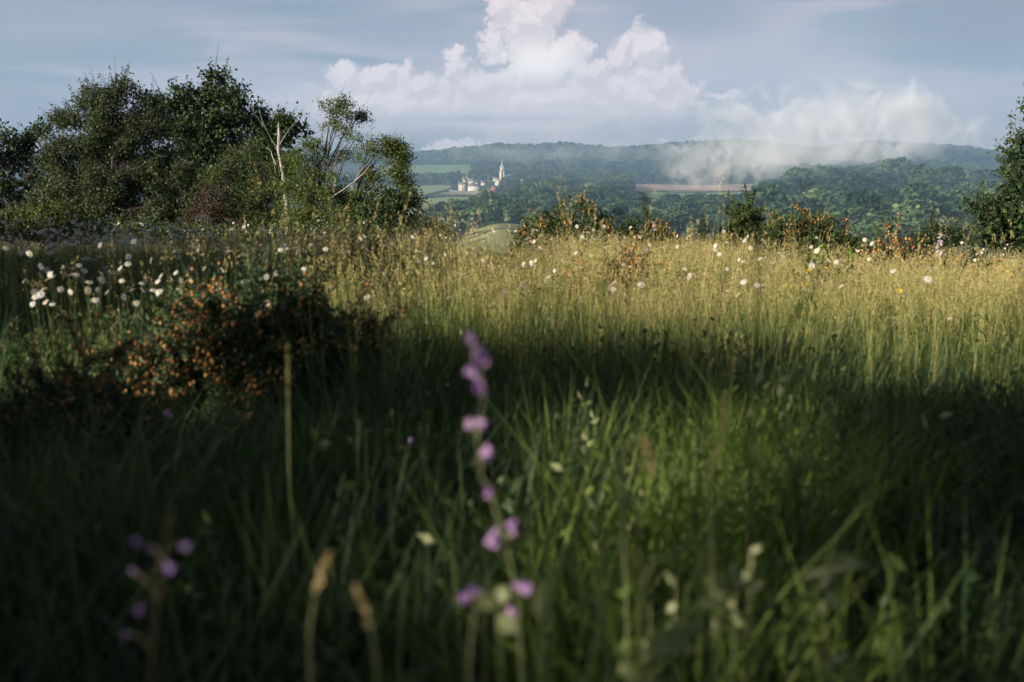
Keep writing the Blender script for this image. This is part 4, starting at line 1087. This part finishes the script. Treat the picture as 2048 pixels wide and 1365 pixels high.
def zone_label(px, py, n):
    face = ('facing up' if n[2] > .82 else 'facing the viewer' if n[1] < -.45 else 'turned away' if n[1] > .35 else 'seen edge on')
    if px < 650 and py < 612:
        row = 'in the farthest rows of shaded grass' if py < 480 else 'in the middle of the shaded grass' if py < 540 else 'in the nearest shaded grass'
        spot = 'below the bramble thicket' if px < 150 else 'below the twiggy hawthorn' if px < 330 else 'below the large oak' if px < 470 else 'below the dead birch'
        return 'white daisy %s, %s %s' % (face, row, spot), 'daisies in the shaded grass'
    row = 'far off' if py < 520 else 'half way' if py < 565 else 'nearer'
    spot = 'below the drooping birch' if px < 850 else 'below the church' if px < 1040 else 'below the wide crest gorse' if px < 1260 else 'below the ploughed field' if px < 1500 else 'below the large orange gorse' if px < 1720 else 'below the spreading oak'
    return 'white daisy %s, %s in sunlit grass %s' % (face, row, spot), 'daisies in the sunlit grass'
def put_daisy(px, py, D=None, sc_=1.0):
    if D is None:
        D = 17
        for dd in np.linspace(4.6, 19, 120):
            if px_place(px, py, dd)[2] < rng_h: D = dd; break
    x, y, h = px_place(px, py, D)
    if h < .12: return
    pm, dm = DP[random.randrange(3)]
    az = random.choice([random.gauss(4.0, .8), random.uniform(0, 6.28)]); ti = abs(random.gauss(.8, .45))
    lb, gr = zone_label(px, py, (math.sin(ti) * math.cos(az), math.sin(ti) * math.sin(az), math.cos(ti)))
    flower('ox_eye_daisy', lb, 'daisy', gr, x, y, h, (('petals', pm), ('disc', dm)), ti, az, sc_ * random.uniform(.55, .88))
cnt = 0
while cnt < 226:
    px = random.triangular(-10, 720, 160); py = 446 + 165 * (random.random() ** 1.9)
    if py < 455 and px > 330: continue
    if px > 600 and py > 560: continue
    rng_h = random.uniform(.46, .63); put_daisy(px, py); cnt += 1
for i in range(44):
    px = random.uniform(640, 2000); py = random.triangular(495, 640, 520); rng_h = random.uniform(.44, .62); put_daisy(px, py)
for px, py in ((654, 497), (372, 545), (1060, 528), (1066, 533), (1112, 523), (1142, 483), (1212, 462), (1224, 474), (1205, 478), (1040, 492), (1022, 496), (1048, 486), (1290, 507), (1260, 505), (1234, 497), (749, 592), (1031, 567), (1447, 533),
               (1371, 521), (1407, 522), (1395, 551), (1599, 527), (1704, 573), (1713, 537), (1800, 542), (425, 574), (590, 500), (1500, 590), (1546, 570), (1279, 566), (1249, 567), (1190, 594)):
    rng_h = .52; put_daisy(px, py, sc_=1.15)
def drift():
    ms = []
    for i in range(3):
        q = MB(); pm, dm = DP[i]; h = .46 + .05 * i
        for me, mi in ((pm, 0), (dm, 1)):
            V = np.empty(len(me.vertices) * 3); me.vertices.foreach_get('co', V); V = V.reshape(-1, 3) * .8
            a = .3 + .35 * i; V = np.stack([V[:, 0] * math.cos(a) + V[:, 2] * math.sin(a), V[:, 1], -V[:, 0] * math.sin(a) + V[:, 2] * math.cos(a)], 1)
            for f in me.polygons: q.add((V + [.04, 0, h])[list(f.vertices)], [tuple(range(len(f.vertices)))], mi)
        t_ = np.linspace(0, 1, 4); tube(q, np.stack([.04 * t_ ** 2, 0 * t_, h * t_], 1), [.0012] * 4, 3, 2)
        ms.append(q.mesh('daisy', [M['petal'], M['disc'], M['stem']]))
    x1 = rng.uniform(-.47, -.02, 1500) ; y1 = rng.uniform(6.5, 16, 1500); k = rng.random(1500) < .25 + .75 * smooth01((-x1 - .12) / .2); x1, y1 = (x1 * y1)[k], y1[k]
    y2 = rng.uniform(6, 15, 420); x2 = rng.uniform(-.2, .46, 420) * y2
    x, y = np.concatenate([x1, x2]), np.concatenate([y1, y2]); n = len(x); sc_ = rng.uniform(.85, 1.25, n)
    hh = np.stack([sc_ * .75, sc_ * .75, sc_], 1)
    return np.stack([x, y, H(x, y)], 1), np.stack([rng.normal(size=n) * .12, rng.normal(size=n) * .12, rng.random(n) * 6.28], 1), hh, rng.integers(0, 3, n), ms
scatter('daisy_drift', *drift(), 'countless tiny white daisies dotted far across the meadow', 'daisies')
# white clover like heads
mb = MB(); blobs(mb, rng.normal(size=(22, 3)) * [.007, .007, .005], .0042, 0); PUFF = mb.mesh('flower_head', M['pink'])
for i, (px, py) in enumerate([(133, 562), (148, 560), (146, 581), (215, 578), (240, 584), (253, 584), (363, 540), (380, 543), (300, 575), (275, 590), (197, 545), (1100, 541), (1130, 545), (1160, 523), (1180, 600), (990, 585), (1330, 592), (1860, 560), (1905, 590), (1640, 590)]):
    D = 6.6 if px < 600 else 8.0; x, y, h = px_place(px, py, D)
    flower('clover_flower', 'round pale pink clover head on a thin stem in %s' % ('the shaded grass' if px < 600 else 'the sunlit grass'), 'clover', 'clover heads in the shaded grass' if px < 600 else 'clover heads in the sunlit grass',
           x, y, h, (('flower_head', PUFF),), .2, random.uniform(0, 6), 1.35)
# yellow flowers
mb = MB()
for a in np.arange(5) / 5 * 6.283:
    c, s_ = math.cos(a), math.sin(a); mb.add([(0, 0, 0), (c * .009 - s_ * .006, s_ * .009 + c * .006, .004), (c * .015, s_ * .015, .006), (c * .009 + s_ * .006, s_ * .009 - c * .006, .004)], [(0, 1, 2, 3)])
YP = mb.mesh('petals', M['yellow']); mb = MB(); blobs(mb, [(0, 0, .002)], .003); YD = mb.mesh('disc', M['disc'])
YL = [(1621, 540), (1628, 545), (1641, 538), (1700, 559), (1698, 566), (1758, 577), (1760, 585), (1755, 592), (1806, 583), (1588, 570), (1600, 568), (1770, 600), (2002, 536), (2022, 532), (2040, 530), (2007, 549), (2012, 559), (1985, 565), (2035, 552),
      (2015, 568), (2022, 577), (2012, 586), (2038, 570), (2020, 545), (1610, 577), (1808, 590), (1996, 553), (2030, 580), (1615, 552)]
YO = ORD + ['twenty-fifth', 'twenty-sixth']
YL.sort()
for i, (px, py) in enumerate(YL):
    D = random.uniform(6.2, 8); x, y, h = px_place(px, py, D); far_r = px > 1900
    flower('yellow_flower', 'small yellow flower in the group nearest the big spreading oak, %s along' % ORD[max(0, i - 15) % 24] if far_r else 'small yellow flower, %s from the church, below the large orange gorse' % YO[i % 26], 'yellow flower',
           'yellow flowers near the spreading oak' if far_r else 'yellow flowers below the orange gorse', x, y, h, (('petals', YP), ('disc', YD)), random.uniform(.2, 1.2), random.uniform(0, 6.28), 1.3)
# orchids: a pale pink spike on a stem
def spike_mesh(seed, n=42, L=.11, r=.016, s=.012, mat='pink'):
    global rng
    keep = rng; rng = np.random.default_rng(seed); mb = MB()
    u = rng.random(n); an = rng.random(n) * 6.283; rr = r * (1 - .65 * u)
    c = np.stack([np.cos(an) * rr * .4, np.sin(an) * rr * .4, u * L], 1)
    d = np.stack([np.cos(an), np.sin(an), .3 + 0 * an], 1)
    for k in range(3): leaves(mb, c, s, 0, wid=.8, dirs=d + rng.normal(size=(n, 3)) * .6)
    rng = keep
    return mb.mesh('flower_spike', M[mat])
SPK = [spike_mesh(61), spike_mesh(62)]
for px, py, D, s, lb in ((945, 466, 12, 1.3, 'tall pale pink orchid standing against the valley woods'), (1880, 515, 9.5, 1.7, 'pink and white orchid beside the rusty gorse clump'), (222, 575, 6.6, 1.1, 'pale pink orchid in the shaded grass behind the near gorse'),
                         (277, 590, 6.2, .9, 'lilac orchid in the shaded grass next to the pale one'), (1300, 462, 13, .9, 'small pale orchid over the rusty crest gorse'), (214, 548, 6.8, .8, 'slim pink orchid above the pale one in shade')):
    x, y, h = px_place(px, py, D)
    flower('orchid', lb, 'orchid', None, x, y, h, (('flower_spike', SPK[0]),), .05, random.uniform(0, 6), s)

# ------------------------------------------------------------------ near plants, out of focus
def bell(mb, c, d, L=.016, mat=0):
    L = L * .72
    d = unit(np.asarray(d, float)); a = unit(np.cross(d, [0.3, .1, 1])); b = np.cross(d, a); V = []
    for z_, r_ in ((0, .18), (.35, .36), (.75, .42), (1.0, .62)):
        for i in range(6): an = i / 6 * 6.283; V.append(c + d * L * z_ + (a * math.cos(an) + b * math.sin(an)) * r_ * L * .7)
    mb.add(V, [(j * 6 + i, j * 6 + (i + 1) % 6, (j + 1) * 6 + (i + 1) % 6, (j + 1) * 6 + i) for j in range(3) for i in range(6)], mat)
def flower_stalk(name, label, D, path, bells, r=.0013, L=.017, lean=0.0, group=None, mat='palestalk', cat='wildflower', pm='purple'):
    b0 = at(path[0][0], path[0][1], D); e = empty(name, (b0.x, D, Hf(b0.x, D)), label, cat, group)
    o0 = np.array(e.location); q = MB()
    pts = [np.array(at(a, b, D)) - o0 for a, b in path]; pts = [np.array([pts[0][0], 0, -.01])] + pts
    tube(q, pts, np.linspace(r * 1.2, r * .6, len(pts)), 6); 
    q.build('stem', M[mat], e, smooth=True)
    for px, py, s in bells:
        c = np.array(at(px, py, D + rng.uniform(-.03, .03))) - o0
        near = min(pts, key=lambda v: abs(v[2] - c[2] + .01)); m = MB()
        dd = unit(c - near + np.array([0, 0, -.012]) + rng.normal(size=3) * .004); st = c - dd * L * s
        for k in range(2): bell(m, st, dd + rng.normal(size=3) * .15, L * s)
        f = m.build('flower', M[pm], e, smooth=True)
        m = MB(); tube(m, [near, (near + st) / 2 + [0, 0, .004], st], [.0008, .0008, .0012], 4); m.build('flower_stalk', M[mat], f)
    return e
flower_stalk('purple_wildflower', 'tall purple bell flower spike nearest the middle of the view', 1.05,
             [(1045, 1365), (1035, 1190), (1010, 1080), (985, 1000), (962, 950), (955, 880), (968, 800), (962, 740), (945, 690), (935, 655)],
             [(933, 684, .9), (958, 707, 1.15), (938, 748, 1.25), (970, 728, 1.1), (962, 768, 1.0), (976, 860, 1.0), (941, 850, .85), (994, 898, 1.1), (980, 915, .9), (968, 990, .7), (1016, 1036, 1.1), (970, 1100, 1.4), (1064, 1178, 1.4), (1019, 1234, 1.2), (925, 1190, 1.2), (912, 1200, 1.0), (946, 690, .7)])
flower_stalk('purple_wildflower', 'dark purple flower spike deep in the shade beside the shaded gorse', .85,
             [(300, 1420), (305, 1300), (318, 1200), (325, 1130), (335, 1060), (345, 1020)],
             [(265, 1080, .45), (288, 1100, .5), (384, 1090, .6), (352, 1150, .75), (262, 1140, .4), (265, 1225, .5), (243, 1270, .4)], mat='darkstalk', r=.0008, pm='violet')
flower_stalk('purple_wildflower', 'single small purple flower before the near gorse', 1.9, [(322, 980), (324, 900), (325, 840)], [(325, 822, 1.1)], group=None, mat='darkstalk')
flower_stalk('pink_wildflower', 'small pinkish flower on a thin stem in dark grass beside the gorse', 2.2, [(826, 1060), (824, 960), (822, 900)], [(821, 876, .8)], mat='darkstalk')
flower_stalk('pink_wildflower', 'tiny coral flower low in the dark grass', 2.1, [(822, 1080), (818, 1000)], [(816, 966, .7)], mat='darkstalk')

def grass_stalk(label, D, path, r, mat='palestalk', headfrac=None, hr=.006, group='seed stalks close to the viewer', name='grass_stalk', dy=0.0):
    if mat == 'darkstalk': hr *= .55
    b0 = at(path[0][0], path[0][1], D); z0 = Hf(b0.x, D); e = empty(name, (b0.x, D, z0), label, 'grass stalk', group)
    o0 = np.array(e.location); pts = [np.array(at(a, b, D)) - o0 for a, b in path]
    if pts[0][2] > .02: pts = [np.array([pts[0][0] + .02, 0, 0])] + pts
    P_ = np.array(pts); t = np.linspace(0, len(P_) - 1, 24); ii = np.clip(t.astype(int), 0, len(P_) - 2); fr = t - ii
    # smooth the polyline
    Q = P_[ii] * (1 - fr[:, None]) + P_[ii + 1] * fr[:, None]
    for _ in range(3): Q[1:-1] = (Q[:-2] + Q[1:-1] * 2 + Q[2:]) / 4
    q = MB(); tube(q, Q, np.linspace(r, r * .55, 24), 5); q.build('stem', M[mat], e, smooth=True)
    if headfrac:
        n0 = int(24 * (1 - headfrac)); seg = Q[n0:]; m = MB(); n = 110 if mat == 'palestalk' else 34; u = rng.random(n) * (len(seg) - 1); i0 = u.astype(int); f_ = (u - i0)[:, None]
        c = seg[i0] * (1 - f_) + seg[np.minimum(i0 + 1, len(seg) - 1)] * f_
        prof = np.sin(np.clip(u / (len(seg) - 1), .05, .97) * math.pi)[:, None] ** .5
        dd = unit(np.gradient(seg, axis=0))[i0]
        leaves(m, c + rng.normal(size=(n, 3)) * hr * .35 * prof, hr * 1.9, 0, wid=.5, dirs=dd + rng.normal(size=(n, 3)) * .45)
        m.build('seed_head', M[mat if mat != 'palestalk' else 'seed'], e)
    return e
G = grass_stalk
G('thin pale stalk rising in front of the near gorse', 1.7, [(578, 960), (577, 880), (576, 780), (575, 690)], .0013, headfrac=.3, hr=.002)
G('pale stalk in the dark grass beside the near gorse', 2.0, [(716, 960), (716, 900), (717, 840)], .0025)
G('long upright pale green stalk beyond the hooked one', 1.35, [(1252, 1100), (1248, 900), (1236, 790), (1222, 690), (1205, 600), (1190, 560)], .0015)
G('pale green stalk with its tip hooked over like a crook', 1.25, [(1250, 1120), (1243, 960), (1250, 890), (1275, 866), (1298, 890), (1306, 950)], .0014, headfrac=.3, hr=.0035)
G('long pale bent seed stalk standing in bright green grass', 1.35, [(1425, 1120), (1418, 1000), (1424, 930), (1445, 860), (1455, 790)], .0016, headfrac=.5, hr=.0035)
G('bluish arching blade bending low over the green grass', 1.0, [(1280, 1240), (1283, 1180), (1300, 1130), (1340, 1104), (1392, 1088)], .0020)
G('brown leaning stalk in the shaded grass', 1.6, [(1600, 980), (1575, 910), (1552, 840)], .0026, mat='darkstalk')
G('short timothy head in the dark grass, tilted', .95, [(615, 1290), (628, 1190), (655, 1112)], .0009, headfrac=.35, hr=.0024)
G('bent timothy head arching in the dark grass', .9, [(752, 1330), (748, 1290), (732, 1220), (712, 1180)], .0009, headfrac=.4, hr=.0024)
G('pale blade lit at the foot of the purple spike', .95, [(940, 1420), (938, 1320), (948, 1230), (960, 1180)], .0018)
G('dark seed stalk reaching up against the valley wood', 1.15, [(1275, 900), (1282, 700), (1287, 560), (1290, 470), (1289, 395)], .0011, mat='darkstalk', headfrac=.14, hr=.005)
G('dark leaning seed head crossing the green broom bush', 1.1, [(1400, 900), (1425, 650), (1455, 520), (1478, 466), (1510, 434)], .0011, mat='darkstalk', headfrac=.16, hr=.006)
G('dark short seed head over the grass before the orange gorse', 1.3, [(1500, 800), (1510, 600), (1513, 540), (1517, 478)], .0013, mat='darkstalk', headfrac=.2, hr=.006)
G('dark seed head leaning in the sunlit straw grass', 1.4, [(1500, 860), (1560, 690), (1585, 640), (1612, 590)], .0014, mat='darkstalk', headfrac=.3, hr=.005)
G('dark stalk arching across the sunlit straw', 1.2, [(950, 800), (952, 640), (975, 590), (1040, 572), (1100, 585), (1140, 630)], .0012, mat='darkstalk')
G('dark stalk crossing the arching one', 1.3, [(1080, 760), (1130, 660), (1170, 610)], .0014, mat='darkstalk')
G('thin dark upright stalk before the sunlit straw', 1.6, [(768, 720), (769, 640), (772, 560)], .0009, mat='darkstalk', headfrac=.2, hr=.004)
G('faint dark stalk leaning over the low wood', 1.0, [(1200, 800), (1250, 560), (1245, 470), (1238, 430)], .0009, mat='darkstalk', headfrac=.08, hr=.004)
G('dark upright stalk in front of the shaded slope of grass', 1.9, [(1782, 800), (1780, 700), (1776, 600)], .0022, mat='darkstalk', headfrac=.3, hr=.005)
G('leaning dark seed head above the rusty gorse', 1.05, [(1350, 760), (1372, 560), (1390, 490), (1412, 452)], .0009, mat='darkstalk', headfrac=.14, hr=.005)
G('dark stalk lying over the orange gorse bush', 1.1, [(1500, 700), (1530, 520), (1560, 470), (1610, 452)], .0009, mat='darkstalk', headfrac=.12, hr=.005)

# pale leafy plants lit by a fleck of sun
def leafy(name, label, D, path, lv, size, mat, group=None, cat='plant', wid=.55, r=.0012):
    b0 = at(path[0][0], path[0][1], D); e = empty(name, (b0.x, D, Hf(b0.x, D)), label, cat, group)
    o0 = np.array(e.location); P_ = np.array([[0, 0, -.005]] + [list(np.array(at(a, b, D)) - o0) for a, b in path])
    q = MB(); tube(q, P_, np.linspace(r, r * .5, len(P_)), 5); q.build('stem', M['palestalk'], e)
    m = MB(); seg = rng.random(lv) * (len(P_) - 2) + 1; i0 = np.minimum(seg.astype(int), len(P_) - 2); f_ = (seg - i0)[:, None]
    c = P_[i0] * (1 - f_) + P_[i0 + 1] * f_
    # a rounded leaf: two rows
    for cc_ in c:
        d = unit(rng.normal(size=3) + [0, -.2, .3]); s_ = unit(np.cross(d, rng.normal(size=3))); n_ = np.cross(d, s_); L = size * rng.uniform(.6, 1.2); W = L * wid
        rows = [(0, .05, 0), (.25, .42, .06), (.5, .5, .09), (.75, .36, .06), (1, .03, -.04)]
        V = []
        for u, ww, hh in rows: V += [cc_ + d * L * u - s_ * W * ww + n_ * L * .05, cc_ + d * L * u + n_ * L * hh * -1, cc_ + d * L * u + s_ * W * ww + n_ * L * .05]
        m.add(V, [(3 * i + j, 3 * i + j + 1, 3 * i + j + 4, 3 * i + j + 3) for i in range(4) for j in range(2)], 0, rng.random())
    m.build('leaves', M[mat], e, smooth=True)
    return e
leafy('leafy_plant', 'pale creeping plant with round leaves lit low in the green grass', .98, [(1290, 1345), (1330, 1290), (1370, 1265), (1410, 1220), (1450, 1190), (1480, 1160)], 26, .022, 'paleleaf')
leafy('leafy_plant', 'large pale round leaf pair at the bottom of the lit patch', .9, [(1340, 1400), (1352, 1320), (1362, 1300)], 5, .026, 'paleleaf', wid=.8)
leafy('leafy_plant', 'pale drooping leaves on a stem in the shaded grass', 1.15, [(1650, 1350), (1652, 1200), (1655, 1130), (1680, 1140)], 9, .034, 'paleleaf')
leafy('leafy_plant', 'pale yellow leaves at the foot of the purple spike', .95, [(1000, 1350), (998, 1250), (995, 1200)], 5, .020, 'paleleaf', wid=.8)
leafy('leafy_plant', 'small pale leaf beside the purple spike', .95, [(1075, 1330), (1078, 1260), (1084, 1230)], 3, .03, 'paleleaf')
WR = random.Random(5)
for i in range(22):  # light leaf colour adds brightness to the lit patch
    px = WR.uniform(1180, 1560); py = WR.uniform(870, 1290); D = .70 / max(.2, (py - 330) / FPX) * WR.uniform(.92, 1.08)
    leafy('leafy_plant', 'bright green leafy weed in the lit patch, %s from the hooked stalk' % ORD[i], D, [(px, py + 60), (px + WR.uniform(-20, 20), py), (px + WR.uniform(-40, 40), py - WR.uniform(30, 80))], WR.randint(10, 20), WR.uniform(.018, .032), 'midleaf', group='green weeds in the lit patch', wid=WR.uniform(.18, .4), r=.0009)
for i, (px, py, D) in enumerate([(1240, 920, 1.4), (1500, 1100, 1.2), (1430, 1170, 1.1), (1300, 1210, 1.2), (1350, 1150, 1.25), (1470, 1130, 1.2), (1260, 1290, 1.05)]):
    leafy('leafy_plant', '%s short stem with small pale leaves below the hooked stalk' % ORD[i], D, [(px, py + 110), (px, py)], 6, .02, 'paleleaf', group='pale leaved stems in the lit patch')
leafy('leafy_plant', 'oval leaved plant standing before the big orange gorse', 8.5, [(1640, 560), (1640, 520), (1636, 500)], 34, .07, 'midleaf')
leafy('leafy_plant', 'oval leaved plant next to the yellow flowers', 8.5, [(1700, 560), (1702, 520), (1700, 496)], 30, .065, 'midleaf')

# ------------------------------------------------------------------ drifting mist (real volumes) and the air
def mist(name, label, px, py, D, wpx, hpx, depth, dens, scale, thr, tilt=0.0, seed=0.0):
    k = D / FPX; c = at(px, py, D)
    mb = MB(); mb.box(-1, 1, -1, 1, -1, 1)
    m = bpy.data.materials.new('mist'); m.use_nodes = True; t = NT(m.node_tree); t.n.clear()
    co = t.new('ShaderNodeTexCoord').outputs['Object']
    wob = t.vm('MULTIPLY_ADD', co, (wpx * k / 2, depth / 2, hpx * k / 2), (seed, seed, seed))
    n_ = t.noise(wob, scale, 6, .62, 1.4)
    L = t.vm('LENGTH', co)
    e_ = t.m('SUBTRACT', 1.0, L)                       # 1 in the middle, 0 at the rim
    f = t.m('ADD', t.m('MULTIPLY', e_, .45), t.m('MULTIPLY', t.m('SUBTRACT', n_, thr), 2.2))
    d = t.m('MULTIPLY', t.m('POWER', t.step(f, 0.0, .5), 1.6), dens)
    d = t.m('MULTIPLY', d, t.step(L, 1.0, .8))
    v = t.new('ShaderNodeVolumePrincipled'); v.inputs['Color'].default_value = (.98, .98, .99, 1); v.inputs['Anisotropy'].default_value = -0.12
    t.put(v.inputs['Density'], d)
    o_ = t.new('ShaderNodeOutputMaterial'); t.l.new(v.outputs[0], o_.inputs['Volume'])
    o = mb.build(name, m); o.location = c; o.scale = (wpx * k / 2, depth / 2, hpx * k / 2); o.rotation_euler = (0, tilt, 0)
    return tag(o, label, 'mist', kind='stuff')
if True:
    mist('mist', 'torn wisp of mist hanging over the ploughed field', 1435, 318, 1980, 330, 165, 160, .014, .017, .52, 0, 3)
    mist('mist', 'bank of mist lying on the ridge of the wooded slope', 1600, 312, 2300, 560, 90, 240, .0035, .014, .50, 0, 11)
    mist('mist', 'low cloud lifting off the wooded ridge', 1670, 262, 2700, 640, 260, 300, .014, .008, .50, 0, 23)
    mist('mist', 'thin wisp of mist trailing down into the wooded slope', 1575, 338, 1750, 230, 110, 140, .008, .022, .50, .25, 41)
    mist('mist', 'faint veil of mist along the far ridge', 1120, 308, 2850, 640, 60, 200, .003, .010, .50, 0, 31)
air = MB(); air.box(-4300, 4300, -4300, 4300, -420, 330)
hm = bpy.data.materials.new('haze'); hm.use_nodes = True; t = NT(hm.node_tree); t.n.clear()
v = t.new('ShaderNodeVolumePrincipled'); v.inputs['Color'].default_value = (.43, .67, 1.0, 1); v.inputs['Density'].default_value = .00018
o_ = t.new('ShaderNodeOutputMaterial'); t.l.new(v.outputs[0], o_.inputs['Volume'])
tag(air.build('haze', hm), 'bluish haze in the air over the valley', 'haze', kind='stuff')
